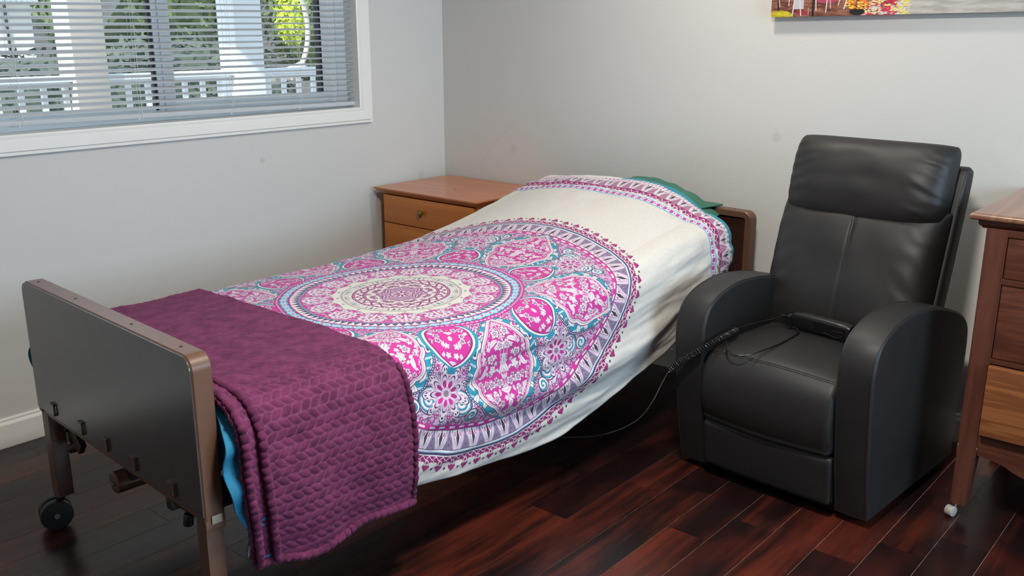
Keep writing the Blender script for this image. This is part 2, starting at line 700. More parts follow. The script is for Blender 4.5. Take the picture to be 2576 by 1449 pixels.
    chain = mix(dd1 < 0.0048, chain, MAG)
    c = mix(r < 0.357, c, chain)
    c = mix(r < 0.333, c, NAVY)
    c = mix(r < 0.3315, c, MAG)
    c = mix(r < 0.327, c, WHITE)
    f = cell(92)
    tri = mix(absn(f) < (0.327 - r) * 20.0, WHITE, NAVY)
    tri = mix(sqrt(f * f * 0.0006 + (r - 0.317) * (r - 0.317)) < 0.0030, tri, MAG)
    c = mix(r < 0.326, c, tri)
    c = mix(r < 0.304, c, lin(60, 110, 140))
    c = mix(band(r, 0.2985, 0.3005) * (absn(f2) < 0.25), c, WHITE)
    # ---------- ring of butterflies on magenta
    bx, by, bf = fold(17)
    aby = absn(by)
    c = mix(r < 0.297, c, MAG)
    bl = r < 0.293
    c = mix(bl, c, motifs(bx, aby, 58.0, MAG, LILAC, WHITE, PURP, GREY, 0.9, 2.5, 0.45))
    dx = bx - 0.246
    dA = sqrt(dx * dx * 0.9 + (aby - 0.020) * (aby - 0.020) * 1.0)
    for (ox, oy, rr_) in ((0.262, 0.022, 0.0150), (0.240, 0.026, 0.0125), (0.276, 0.006, 0.0120), (0.222, 0.016, 0.0105), (0.205, 0.026, 0.007)):
        e = sqrt((bx - ox) * (bx - ox) * 0.75 + (aby - oy) * (aby - oy))
        c = mix((e < rr_ + 0.0018) * bl, c, GREY)
        c = mix((e < rr_) * bl, c, PALE)
        c = mix((e < rr_ * 0.3) * bl, c, PURP)
    c = mix((aby < 0.0032 * 1.0) * band(bx, 0.205, 0.262), c, WHITE)
    # ---------- white collar with arches
    arch = 0.192 + absn(cos(bf * PI)) * -0.014 + 0.010
    c = mix(r < arch + 0.002, c, GREY)
    c = mix(r < arch, c, CREAM)
    c = mix(sqrt((bx - 0.176) * (bx - 0.176) * 2.0 + aby * aby) < 0.0055, c, lin(90, 130, 130))
    for rr_ in (0.1650, 0.1625, 0.1600, 0.1575):
        c = mix(band(r, rr_ - 0.0007, rr_ + 0.0007), c, GREY)
    f = cell(60)
    tt = (r - 0.130) / 0.022
    wd = mix(absn(f) < 0.5 - absn(tt - 0.5), CREAM, CREAM)
    c = mix(band(tt, 0.0, 1.0) * (absn(f) < (tt * 0.34 + 0.04)), c, GREY)
    c = mix(band(tt, 0.1, 0.95) * (absn(f) < (tt * 0.28)), c, mix(cell(15) > 0.0, lin(60, 120, 120), CREAM))
    c = mix(r < 0.130, c, PALE)
    c = mix(r < 0.126, c, PURP)
    c = mix(band(r, 0.1205, 0.1225) * (absn(f) < 0.25), c, WHITE)
    c = mix(r < 0.118, c, WHITE)
    c = mix((r < 0.117) * (absn(r - (0.108 + sin(th * 24.0) * 0.006)) < 0.0036), c, PURP)
    c = mix(r < 0.099, c, PURP)
    c = mix(band(r, 0.0935, 0.0955) * (absn(f) < 0.25), c, WHITE)
    # ---------- centre rosette
    cx, cy, cf = fold(8)
    c = mix(r < 0.091, c, motifs(cx, absn(cy), 52.0, CREAM, lin(170, 120, 160), PURP, DARK, PURP, 1.0, 2.0, 0.52))
    star = 0.050 + absn(cos(cf * PI)) * 0.014
    c = mix(r < star + 0.002, c, DARK)
    c = mix(r < star, c, LILAC)
    c = mix((r < star) * (absn(sin(r * 330.0 + absn(cf) * 9.0)) > 0.75), c, PURP)
    c = mix(r < 0.030, c, GREY)
    c = mix(r < 0.027, c, PALE)
    c = mix((r < 0.026) * (absn(sin(th * 5.0)) > (r * 36.0)), c, PURP)
    c = mix(r < 0.006, c, WHITE)

    # ---------- straight border at the head end
    W = U - BORDER_U + w1 * 0.010
    q = fract(V / 0.058 + 0.25) - 0.5
    aq = absn(q)
    hb = mix(0.0, WHITE, WHITE)
    # narrow chain
    q2 = fract(V / 0.030) - 0.5
    ch = mix(0.0, SKYB, lin(196, 206, 226))
    e = sqrt(q2 * q2 * 0.0009 + (W - 0.014) * (W - 0.014))
    ch = mix(absn(W - 0.014) < absn(q2) * 0.018, ch, PINK)
    ch = mix(e < 0.0075, ch, WHITE)
    ch = mix(e < 0.0035, ch, MAG)
    hb = mix(W < 0.028, hb, TEAL)
    hb = mix(band(W, 0.002, 0.026), hb, ch)
    # lace, scallops toward the plain ground
    sc_edge = 0.052 - cos(q * (2 * PI)) * 0.011 - cos(q * (6 * PI)) * 0.004
    lc = mix(cos(q * (4 * PI)) > 0.0, PURP, lin(156, 44, 116))
    lc = mix(absn(W - (0.072 + sin(q * (4 * PI)) * 0.009)) < 0.0022, lc, WHITE)
    lc = mix(absn(sqrt(q * q * 0.0030 + (W - 0.056) * (W - 0.056)) - 0.009) < 0.0019, lc, WHITE)
    hb = mix((W > sc_edge) * (W < 0.089), hb, lc)
    hb = mix(((absn(aq - 0.5) * 0.05 + absn(W - 0.043)) < 0.006), hb, DARK)
    # arches and leaves
    t = (W - 0.090) / 0.062
    ab = mix(0.6, LILAC, WHITE)
    fan = absn(aq - 0.5)
    ab = mix((fan < (1.0 - t) * 0.28) * (absn(sin(fan * 55.0 + t * 9.0)) > 0.45), ab, PURP)
    ab = mix(aq < t * 0.34, ab, GREY)
    ab = mix(aq < t * 0.31 - 0.02, ab, WHITE)
    ab = mix(aq < (0.46 - absn(t - 0.55)) * 0.24, ab, DARK)
    ab = mix((absn(aq - 0.19) < 0.04) * band(t, 0.62, 0.86), ab, PINK)
    hb = mix(band(W, 0.090, 0.152), hb, ab)
    hb = mix(band(W, 0.152, 0.178), hb, ch)
    q3 = fract(V / 0.018) - 0.5
    e3 = sqrt(q3 * q3 * 0.0004 + (W - 0.165) * (W - 0.165))
    hb = mix(band(W, 0.152, 0.182), hb, WHITE)
    hb = mix(e3 < 0.0075, hb, LILAC)
    hb = mix(e3 < 0.0040, hb, MAG)
    hb = mix((W > 0.174 + absn(q3) * 0.012) * (V > -0.04), hb, TEAL)
    c = mix(W > 0.0, c, hb)

    setc(b, c)
    b.inputs['Roughness'].default_value = 0.78
    b.inputs['Specular IOR Level'].default_value = 0.25
    b.inputs['Sheen Weight'].default_value = 0.12
    bump(b, wv, 0.12, 0.0006)
    return m


def mat_blanket():
    m, b = new_mat('plum_plush')
    v = objco()
    n = noise_s(v, 26.0, 3.0, 0.6)
    f = noise_s(v, 420.0, 2.0)
    at = S.nt.nodes.new('ShaderNodeAttribute')
    at.attribute_name = 'pile_sheen'
    pile_sheen = S(at.outputs['Fac'])
    c = mix(sstep(n, 0.34, 0.66), lin(72, 28, 52), lin(104, 44, 77))
    c = mix((1.0 - sstep(pile_sheen, 0.25, 0.75)) * 0.6, c, lin(122, 68, 102))  # plush sheen put into the colour: paler between the leaves
    c = mix(f * 0.28, c, lin(118, 64, 98))
    setc(b, c)
    b.inputs['Roughness'].default_value = 0.9
    b.inputs['Specular IOR Level'].default_value = 0.15
    b.inputs['Sheen Weight'].default_value = 0.32
    b.inputs['Sheen Roughness'].default_value = 0.45
    b.inputs['Sheen Tint'].default_value = lin(214, 130, 180) + (1,)
    bump(b, f, 0.5, 0.0015)
    return m


def mat_leather():
    m, b = new_mat('black_faux_leather')
    v = objco()
    d = S.nt.nodes.new('ShaderNodeTexVoronoi')
    d.inputs['Scale'].default_value = 420.0
    S.nt.links.new(v, d.inputs['Vector'])
    n = noise_s(v, 9.0, 3.0)
    setc(b, mix(n, lin(23, 23, 24), lin(32, 31, 31)))
    rr = n * 0.10 + 0.48
    S.nt.links.new(rr.s, b.inputs['Roughness'])
    b.inputs['Specular IOR Level'].default_value = 0.5
    big = noise_s(v, 16.0, 3.0, 0.5)
    bump(b, S(d.outputs['Distance']) * 0.12 + big * 1.0, 0.22, 0.003)
    return m


MED_U, MED_S, MED_SCALE = 0.890, 0.080, 1.0
BORDER_U = 1.968

M_wall = mat_wall('grey_wall_paint')
M_ceiling = plain('ceiling_paint', (0.78, 0.77, 0.75), 0.8, bumpy=0.15)
M_trim = plain('white_trim_paint', lin(232, 232, 228), 0.35, var=0.02)
M_vinyl = plain('white_vinyl', lin(226, 230, 232), 0.3, var=0.02)
M_blind = plain('blind_slat_enamel', lin(190, 196, 200), 0.4, var=0.02)
M_cord = plain('white_cord', lin(224, 224, 220), 0.7)
M_gasket = plain('black_gasket', (0.01, 0.01, 0.012), 0.5)
M_floor = mat_floor()
M_seam = plain('plank_seam_glint', lin(176, 146, 142), 0.8, var=0.2, scale=40)  # pale tone stands in for light reflected off the plank bevels
M_brownmetal = plain('brown_enamel_metal', lin(100, 71, 56), 0.36, 0.0, var=0.12, scale=30, bumpy=0.05, bscale=90)
M_darkmetal = plain('dark_brown_metal', lin(58, 40, 35), 0.45, 0.3, var=0.15, scale=30)
M_panel = plain('footboard_laminate', lin(68, 65, 64), 0.27, 0.0, var=0.05, scale=8, **{'Coat Weight': 0.5, 'Coat Roughness': 0.22})
M_headpanel = plain('headboard_laminate', lin(58, 34, 28), 0.35, 0.0, var=0.2, scale=10)
M_black = plain('black_plastic', (0.012, 0.012, 0.013), 0.32)
M_rubber = plain('dark_green_rubber', lin(30, 38, 38), 0.5)
M_steel = plain('worn_steel', (0.45, 0.44, 0.42), 0.35, 0.9)
M_teal = plain('teal_cotton', lin(30, 120, 158), 0.8, var=0.12, bumpy=0.1)
M_tealedge = M_teal
M_green = plain('green_pillowcase', lin(58, 112, 94), 0.85, var=0.10, bumpy=0.12)
M_mattress = plain('mattress_ticking', (0.55, 0.56, 0.60), 0.8)
M_blanket = mat_blanket()
M_spread = mat_bedspread()
M_leather = mat_leather()
M_stitch = plain('dark_stitching', (0.018, 0.016, 0.014), 0.7)
M_maple = mat_wood('orange_maple', lin(184, 104, 30), lin(200, 120, 42), 1, 0.38, 0.7, 0.5)
M_mapleside = mat_wood('orange_maple_side', lin(196, 112, 36), lin(210, 130, 50), 2, 0.35, 0.8, 0.6)
M_mapletop = mat_wood('maple_top', lin(186, 110, 64), lin(202, 126, 78), 1, 0.33, 0.6, 0.4, 0.35)
M_oak = mat_wood('dark_oak', lin(76, 40, 28), lin(104, 58, 40), 1, 0.42, 2.6, 0.4, 0.1)
M_oaklight = mat_wood('pale_oak', lin(116, 66, 36), lin(152, 96, 54), 1, 0.45, 3.0, 0.5, 0.1)  # paler tone for the lower drawer
M_oakpost = mat_wood('oak_post', lin(82, 44, 34), lin(104, 60, 46), 2, 0.45, 2.0, 0.3, 0.1)
M_oaktop = mat_wood('oak_top', lin(116, 78, 58), lin(146, 106, 82), 0, 0.28, 1.0, 0.4, 0.5)
M_brass = plain('antique_brass', lin(128, 112, 76), 0.3, 0.85, var=0.2, scale=60)

# ================================================================== room shell
XR, YL, XB, YF, ZC = 3.37, 3.322, -1.7, -2.2, 2.44


def struct(name, bm, mats, parent=None, **kw):
    o = obj(name, bm, mats, parent, **kw)
    if parent is None: tag(o, kind='structure')
    return o


# floor planks
PW = 0.12640
rnd = random.Random(11)
verts, faces, pr = [], [], []
row0 = math.floor((YF - 0.509) / PW) - 1
row1 = math.ceil((YL - 0.509) / PW) + 1
known = {11: 1.553, 0: 1.663 * 0 + 2.645, 5: 2.189, 7: 2.35, 10: 2.027, 8: 2.35 - 1.1, 3: 2.346, 2: 3.0, 9: 2.184}
known = {0: 2.645, 2: 2.346, 3: 0.95, 5: 2.189, 7: 2.350, 8: 2.027, 10: 2.185}
for i in range(row0, row1):
    y0 = 0.509 + i * PW + 0.0007
    y1 = 0.509 + (i + 1) * PW - 0.0007
    y0c, y1c = max(y0, YF - 0.2), min(y1, YL + 0.2)
    if y1c <= y0c: continue
    xs = [XB - 0.2]
    js = []
    if i in known:
        j = known[i]
        while j > XB - 0.2:
            js.append(j); j -= rnd.uniform(0.75, 1.25)
        j = known[i] + rnd.uniform(0.8, 1.25)
        while j < XR + 0.2:
            js.append(j); j += rnd.uniform(0.75, 1.25)
    else:
        j = XB - 0.2 + rnd.uniform(0.2, 1.0)
        while j < XR + 0.2:
            js.append(j); j += rnd.uniform(0.6, 1.25)
    xs = [XB - 0.2] + sorted(js) + [XR + 0.2]
    for a, b_ in zip(xs[:-1], xs[1:]):
        k = len(verts)
        a2, b2 = a + 0.0006, b_ - 0.0006
        verts += [(a2, y0c, 0), (b2, y0c, 0), (b2, y1c, 0), (a2, y1c, 0),
                  (a2, y0c, -0.02), (b2, y0c, -0.02), (b2, y1c, -0.02), (a2, y1c, -0.02)]
        fs = [(k, k + 1, k + 2, k + 3), (k, k + 4, k + 5, k + 1), (k + 1, k + 5, k + 6, k + 2), (k + 2, k + 6, k + 7, k + 3), (k + 3, k + 7, k + 4, k)]
        faces += fs
        pr += [rnd.random()] * len(fs)
me = bpy.data.meshes.new('floor')
# pale seams, the bevels' glint painted in: one sheet just below the plank tops
k = len(verts)
verts += [(XB - .2, YF - .2, -0.0012), (XR + .2, YF - .2, -0.0012), (XR + .2, YL + .2, -0.0012), (XB - .2, YL + .2, -0.0012)]
faces.append((k, k + 1, k + 2, k + 3))
pr.append(0.0)
me.from_pydata(verts, [], faces)
at = me.attributes.new('plank', 'FLOAT', 'FACE')
at.data.foreach_set('value', np.array(pr, np.float32))
fl = link('floor', me, [M_floor, M_seam], smooth=False)
me.polygons[len(faces) - 1].material_index = 1
tag(fl, kind='structure')

bm = bmesh.new(); box(bm, XB - .15, XR + .15, YF - .15, YL + .15, ZC, ZC + 0.1)
struct('ceiling', bm, M_ceiling, smooth=False)
bm = bmesh.new(); box(bm, XR, XR + 0.14, YF - .14, YL + .14, -0.02, ZC)
struct('wall_right', bm, M_wall, smooth=False)
bm = bmesh.new(); box(bm, XB - 0.14, XB, YF - .14, YL + .14, -0.02, ZC)
struct('wall_rear', bm, M_wall, smooth=False)


def wall_with_hole(name, y0, y1, hx0, hx1, hz0, hz1):
    bm = bmesh.new()
    box(bm, XB, hx0, y0, y1, -0.02, ZC)
    box(bm, hx1, XR, y0, y1, -0.02, ZC)
    box(bm, hx0, hx1, y0, y1, -0.02, hz0)
    box(bm, hx0, hx1, y0, y1, hz1, ZC)
    bmesh.ops.remove_doubles(bm, verts=bm.verts[:], dist=1e-5)
    return struct(name, bm, M_wall, smooth=False)


WX0, WX1, WZ0, WZ1 = 0.75, 2.832, 1.062, 2.06
wall_with_hole('wall_left', YL, YL + 0.14, WX0, WX1, WZ0, WZ1)
wall_with_hole('wall_front', YF - 0.14, YF, 1.0, 2.9, 0.8, 2.1)

# baseboards with a stepped cap
def baseboard(name, p0, p1, nx, ny):
    prof = [(0, 0), (0.014, 0), (0.014, 0.082), (0.011, 0.088), (0.008, 0.092), (0.008, 0.100), (0.004, 0.104), (0, 0.104)]
    bm = bmesh.new()
    A = [bm.verts.new((p0[0] + nx * d, p0[1] + ny * d, z)) for d, z in prof]
    B = [bm.verts.new((p1[0] + nx * d, p1[1] + ny * d, z)) for d, z in prof]
    for i in range(len(prof) - 1):
        bm.faces.new((A[i], B[i], B[i + 1], A[i + 1]))
    bm.faces.new(A); bm.faces.new(B)
    return struct(name, bm, M_trim, smooth=False)


baseboard('baseboard_left', (XB, YL), (XR, YL), 0, -1)
baseboard('baseboard_right', (XR, YF), (XR, YL - 0.014), -1, 0)
baseboard('baseboard_rear', (XB, YF), (XB, YL - 0.014), 1, 0)

# ---- window 1: casing (picture-frame), jamb lining, vinyl slider
def casing(bm, x0, x1, z0, z1, y, w=0.068):
    # profile across the width: (distance from inner edge, projection)
    prof = [(0.0, 0.0), (0.0, 0.010), (0.006, 0.013), (0.016, 0.011), (0.020, 0.014), (0.044, 0.019), (0.054, 0.020), (0.058, 0.016), (w, 0.016), (w, 0.0)]
    cor = [(x0, z0, -1, -1), (x1, z0, 1, -1), (x1, z1, 1, 1), (x0, z1, -1, 1)]
    rings = []
    for (cx, cz, sx, sz) in cor:
        rings.append([bm.verts.new((cx + sx * d, y - p, cz + sz * d)) for d, p in prof])
    for i in range(4):
        a, b_ = rings[i], rings[(i + 1) % 4]
        for k in range(len(prof) - 1):
            bm.faces.new((a[k], a[k + 1], b_[k + 1], b_[k]))


bm = bmesh.new(); casing(bm, WX0 + 0.008, WX1 - 0.008, WZ0 + 0.010, WZ1 - 0.008, YL)
struct('trim_1', bm, M_trim, sharp=20)
win = bpy.data.objects.new('window_1', None); COL.objects.link(win); tag(win, kind='structure')
bm = bmesh.new()
JY0, JY1 = YL - 0.0, YL + 0.14
box(bm, WX0, WX1, JY0, JY1, WZ0, WZ0 + 0.010)
box(bm, WX0, WX1, JY0, JY1, WZ1 - 0.010, WZ1)
box(bm, WX0, WX0 + 0.008, JY0, JY1, WZ0 + 0.010, WZ1 - 0.010)
box(bm, WX1 - 0.008, WX1, JY0, JY1, WZ0 + 0.010, WZ1 - 0.010)
obj('jamb_lining', bm, M_trim, win, smooth=False)
FY0, FY1 = YL + 0.078, YL + 0.128


def ring_frame(bm, x0, x1, z0, z1, y0, y1, w, bev=0.003):
    box(bm, x0, x1, y0, y1, z0, z0 + w, bev)
    box(bm, x0, x1, y0, y1, z1 - w, z1, bev)
    box(bm, x0, x0 + w, y0, y1, z0 + w, z1 - w, bev)
    box(bm, x1 - w, x1, y0, y1, z0 + w, z1 - w, bev)


bm = bmesh.new(); ring_frame(bm, WX0 + .008, WX1 - .008, WZ0 + .010, WZ1 - .010, FY0 - 0.004, FY1, 0.052)
obj('window_frame', bm, M_vinyl, win)
# fixed sash on the right, sliding sash on the left
GZ0 = 1.138
bm = bmesh.new()
box(bm, 1.900, 1.972, FY0 - 0.010, FY0 + 0.030, 1.11, WZ1 - .06, 0.004)
box(bm, 1.922, 1.934, FY0 - 0.018, FY0 - 0.008, 1.11, WZ1 - .06, 0.003)
box(bm, 2.690, 2.775, FY0, FY0 + 0.030, 1.11, WZ1 - .06, 0.004)
box(bm, 1.972, 2.690, FY0, FY0 + 0.030, 1.11, GZ0, 0.003)
box(bm, 1.972, 2.690, FY0, FY0 + 0.030, WZ1 - .10, WZ1 - .06, 0.003)
obj('sash', bm, M_vinyl, win)
bm = bmesh.new()
box(bm, WX0 + .06, 1.898, FY0 + 0.012, FY0 + 0.032, 1.105, 1.124, 0.003)
box(bm, WX0 + .06, WX0 + .11, FY0 + 0.012, FY0 + 0.032, 1.124, WZ1 - .06, 0.003)
box(bm, WX0 + .11, 1.898, FY0 + 0.012, FY0 + 0.032, WZ1 - .09, WZ1 - .06, 0.003)
obj('sash', bm, M_vinyl, win)
bm = bmesh.new()
box(bm, 1.888, 1.899, FY0 - 0.004, FY0 + 0.011, 1.112, WZ1 - .07)
box(bm, 2.679, 2.689, FY0 - 0.006, FY0 + 0.028, GZ0, WZ1 - .10)
obj('glazing_gasket', bm, M_gasket, win, smooth=False)
gm = bpy.data.materials.new('window_glass'); gm.use_nodes = True
nt = gm.node_tree; nt.nodes.remove(nt.nodes['Principled BSDF'])
tr = nt.nodes.new('ShaderNodeBsdfTransparent'); gl = nt.nodes.new('ShaderNodeBsdfGlossy'); mxn = nt.nodes.new('ShaderNodeMixShader')
fr = nt.nodes.new('ShaderNodeFresnel'); fr.inputs[0].default_value = 1.35
tr.inputs[0].default_value = (0.93, 0.96, 0.96, 1); gl.inputs['Roughness'].default_value = 0.02
nt.links.new(fr.outputs[0], mxn.inputs[0]); nt.links.new(tr.outputs[0], mxn.inputs[1]); nt.links.new(gl.outputs[0], mxn.inputs[2])
nt.links.new(mxn.outputs[0], nt.nodes['Material Output'].inputs['Surface'])
M_glass = gm
bm = bmesh.new(); box(bm, 1.972, 2.690, FY0 + 0.012, FY0 + 0.016, GZ0, WZ1 - .10)
obj('pane', bm, M_glass, win, smooth=False)
bm = bmesh.new(); box(bm, WX0 + .11, 1.90, FY0 + 0.020, FY0 + 0.024, 1.124, WZ1 - .09)
obj('pane', bm, M_glass, win, smooth=False)

# window 2, behind the camera
win2 = bpy.data.objects.new('window_2', None); COL.objects.link(win2); tag(win2, kind='structure')
bm = bmesh.new(); ring_frame(bm, 1.0, 2.9, 0.8, 2.1, YF - 0.09, YF - 0.04, 0.05); box(bm, 1.92, 1.98, YF - .09, YF - .04, .85, 2.05)
obj('window_frame', bm, M_vinyl, win2)
bm = bmesh.new(); box(bm, 1.05, 2.85, YF - 0.07, YF - 0.066, 0.85, 2.05); obj('pane', bm, M_glass, win2, smooth=False)
bm = bmesh.new(); casing(bm, 1.0, 2.9, 0.8, 2.1, 0.0)
for v in bm.verts: v.co.y = YF - v.co.y
struct('trim_2', bm, M_trim, sharp=20)

# two round flush ceiling lamps: one over the bed head, one in the middle of the room
ms, b = new_mat('frosted_lamp_glass'); setc(b, (0.9, 0.88, 0.82)); b.inputs['Emission Color'].default_value = (1, .9, .75, 1); b.inputs['Emission Strength'].default_value = 3.0
for (lx, ly, lab) in ((2.80, 1.60, 'round flush ceiling lamp above the head of the bed'), (1.30, 0.75, 'round flush ceiling lamp in the middle of the room')):
    cl = thing('ceiling_lamp', lab, 'ceiling lamp', (lx, ly, ZC))
    bm = bmesh.new(); cyl(bm, (0, 0, -0.02), (0, 0, 0), 0.14, n=40, bev=0.004); obj('canopy', bm, M_steel, cl)
    bm = bmesh.new(); cyl(bm, (0, 0, -0.065), (0, 0, -0.02), 0.115, 0.13, n=40, bev=0.01)
    obj('lamp_shade', bm, ms, cl)

# ================================================================== blinds
bl = thing('window_blind', 'white aluminium mini blind with open slats hanging in the window', 'blind', (0, 0, 0))
BX0, BX1, BY = WX0 + 0.012, 2.822, YL + 0.034


def dz(x, z):
    f = max(0.0, (2.86 - x)) / 1.56
    return f * (0.017 - (z - 1.09) * 0.085)


bm = bmesh.new()
nseg = 44
pitch = 0.0246
z = 1.118
nslat = 0
while z < WZ1 - 0.065:
    rows = []
    w = 0.0125
    for k in range(nseg + 1):
        x = BX0 + (BX1 - BX0) * k / nseg
        t = (x - 1.3) / (2.82 - 1.3)
        tilt = math.radians(30 - 19 * max(0, min(1, t))) + 0.05 * math.sin(z * 90)
        c_, s_ = math.cos(tilt), math.sin(tilt)
        zz = z + dz(x, z)
        pts = []
        for q in (-1, -0.5, 0, 0.5, 1):
            a = q * w
            crown = (1 - q * q) * 0.0012
            # room side edge tipped down
            pts.append(bm.verts.new((x, BY + a * c_ - crown * s_, zz + a * s_ + crown * c_)))
        rows.append(pts)
    for A, B in zip(rows[:-1], rows[1:]):
        for q in range(4):
            bm.faces.new((A[q], B[q], B[q + 1], A[q + 1]))
    z += pitch
    nslat += 1
slats = obj('slats', bm, M_blind, bl, sharp=60)
sm = slats.modifiers.new('thickness', 'SOLIDIFY'); sm.thickness = 0.0004
bm = bmesh.new()
N = 24
rings = []
for k in range(N + 1):
    x = BX0 + (BX1 - BX0) * k / N
    zz = 1.090 + dz(x, 1.09)
    rings.append([bm.verts.new((x, BY + a, zz + b_)) for a, b_ in ((-.0125, -.009), (-.014, -.004), (-.0125, .006), (-.006, .0095), (.006, .0095), (.0125, .006), (.014, -.004), (.0125, -.009))])
for A, B in zip(rings[:-1], rings[1:]):
    for q in range(8):
        bm.faces.new((A[q], A[(q + 1) % 8], B[(q + 1) % 8], B[q]))
bm.faces.new(rings[0]); bm.faces.new(rings[-1])
obj('bottom_rail', bm, M_blind, bl)
bm = bmesh.new(); box(bm, BX0, BX1, BY - 0.02, BY + 0.02, WZ1 - 0.05, WZ1 - 0.012, 0.003)
obj('head_rail', bm, M_blind, bl)
for cx in (0.95, 1.36, 1.79, 2.185, 2.52, 2.70):
    bm = bmesh.new()
    for dy in (-0.0135, 0.0135):
        pts = [(cx + (0.0015 * math.sin(zz * 40)), BY + dy, 1.083 + dz(cx, 1.09) + zz) for zz in np.linspace(0, WZ1 - 0.05 - 1.10, 30)]
        tube(bm, pts, 0.0006, 5)
    tube(bm, [(cx + 0.010, BY - 0.0150, 1.083 + zz) for zz in np.linspace(0.01, WZ1 - 0.05 - 1.09, 20)], 0.0008, 5)
    obj('ladder_cord', bm, M_cord, bl)
for cx in (1.36, 1.79, 2.185, 2.52):
    bm = bmesh.new(); zz = 1.081 + dz(cx, 1.09)
    cyl(bm, (cx, BY - 0.004, zz - 0.005), (cx, BY - 0.004, zz + 0.001), 0.005, 0.007, 12)
    obj('cord_button', bm, M_vinyl, bl)

# ================================================================== wall picture
# px->metres along the wall were measured from the photograph
def mat_painting():
    m, b = new_mat('painted_canvas')
    X, Y_, Z = split(objco())       # X to the right along the canvas, Z up
    X = X / 1.4
    Z = Z / 0.62
    n1 = noise_s(vec(X * 9, Z * 24, 0), 2.0, 4.0, 0.6)
    n2 = noise_s(vec(X * 30, Z * 60, 3.0), 2.0, 3.0, 0.6)
    # street: dusty greys, patio: warm browns
    street = mix(sstep(n1, 0.35, 0.65), lin(168, 164, 156), lin(196, 192, 186))
    street = mix(sstep(n2, 0.6, 0.75) * 0.4, street, lin(150, 138, 136))
    patio = mix(sstep(n1, 0.4, 0.62), lin(96, 48, 34), lin(156, 104, 82))
    patio = mix(sstep(n2, 0.55, 0.7) * 0.6, patio, lin(130, 116, 124))
    c = mix(sstep(X + (n1 - 0.5) * 0.12 - Z * 0.25, 0.27, 0.33), patio, street)
    d, rn = voro(X + (n2 - 0.5) * 0.012, Z * 0.8 + (n1 - 0.5) * 0.012, 130.0)
    # flower bank
    fm = (X + (n1 - 0.5) * 0.04 > 0.236) * (X + (n2 - 0.5) * 0.04 < 0.350) * (d < 0.55)
    fc = mix(rn > 0.3, lin(232, 214, 150), lin(214, 206, 196))
    fc = mix(rn > 0.55, fc, lin(226, 150, 150))
    fc = mix(rn > 0.8, fc, lin(206, 56, 70))
    fc = mix((X + (n2 - 0.5) * 0.05 > 0.286) * (X + (n1 - 0.5) * 0.05 < 0.324) * (rn > 0.35), fc, lin(206, 36, 74))
    fc = mix((X + (n1 - 0.5) * 0.05 > 0.326) * (rn > 0.5), fc, lin(222, 212, 74))
    c = mix(fm, c, fc)
    # potted flowers
    e = sqrt((X - 0.226) * (X - 0.226) + (Z - 0.062) * (Z - 0.062) * 1.2)
    c = mix(sqrt((X - 0.226) * (X - 0.226) + (Z - 0.02) * (Z - 0.02)) < 0.019, c, (0.012, 0.012, 0.01))
    c = mix((e < 0.032) * (d < 0.5), c, mix(rn > 0.5, lin(236, 120, 40), lin(240, 200, 70)))
    # yellow tuft at the lower left corner
    e = sqrt((X - 0.022) * (X - 0.022) + Z * Z)
    c = mix((e + (n2 - 0.5) * 0.03) < 0.038, c, mix(n2 > 0.5, lin(176, 160, 20), lin(210, 196, 50)))
    # bistro chairs: seats, legs, posts
    c = mix(band(X, 0.062, 0.088) * (Z > 0.042), c, lin(196, 190, 200))
    c = mix(sqrt((X - 0.085) * (X - 0.085) * 0.35 + (Z - 0.022) * (Z - 0.022)) < 0.011, c, lin(158, 44, 58))
    c = mix(sqrt((X - 0.148) * (X - 0.148) * 0.4 + (Z - 0.088) * (Z - 0.088)) < 0.018, c, lin(170, 66, 92))
    for (x0, sl, w, z0, z1, cc) in ((0.0185, 0.02, 0.0022, 0.035, 2, (0.01, 0.008, 0.008)), (0.113, 0.0, 0.0028, 0.0, 2, (0.02, 0.01, 0.01)),
                                    (0.026, -0.05, 0.0012, 0.055, 2, lin(210, 200, 196)), (0.048, 0.0, 0.0012, 0.06, 2, lin(210, 200, 196)),
                                    (0.058, 0.05, 0.0014, 0.004, 2, lin(220, 214, 212)), (0.082, -0.06, 0.0014, 0.004, 2, lin(216, 210, 210)),
                                    (0.101, 0.0, 0.0012, 0.01, 0.05, lin(160, 150, 150)), (0.122, -0.03, 0.0014, 0.03, 2, lin(214, 208, 204)),
                                    (0.146, 0.03, 0.0013, 0.02, 2, lin(220, 214, 210)), (0.160, -0.04, 0.0012, 0.04, 2, lin(190, 182, 180)),
                                    (0.172, 0.1, 0.0012, 0.055, 2, lin(206, 200, 196)), (0.188, 0.12, 0.0014, 0.035, 2, lin(226, 220, 216))):
        c = mix((absn(X - x0 - Z * sl) < w) * band(Z, z0, z1), c, cc)
    # upper part of the canvas (above the frame of the photo): soft house fronts
    up = mix(sstep(n1, 0.4, 0.6), lin(190, 170, 140), lin(150, 140, 136))
    c = mix(sstep(Z, 0.16, 0.3), c, up)
    setc(b, c)
    b.inputs['Roughness'].default_value = 0.55
    bump(b, n2, 0.3, 0.001)
    return m


# canvas local frame: X runs toward -Y of the room, Z up; hangs slightly crooked
pic = thing('canvas_painting', 'wide painted canvas of a street cafe with flowers, hanging above the black recliner', 'painting', (XR - 0.036, 1.606, 1.4525))
pic.rotation_euler = (0, 0, math.radians(-90))
bm = bmesh.new(); box(bm, 0, 1.30, -0.0, 0.034, 0, 0.62, 0.002)
cv = obj('canvas', bm, mat_painting(), pic)
cv.rotation_euler = (0, math.radians(-0.75), 0)


# ================================================================== hospital bed (frame coordinates: x foot -> head, y near -> far)
BO = (0.967824, 1.710612, 0.0)
BR = math.atan2(-0.05296862, 0.99859618)
bed = thing('hospital_bed', 'brown metal hospital bed with a tall glossy footboard and small caster wheels', 'bed', BO, BR)


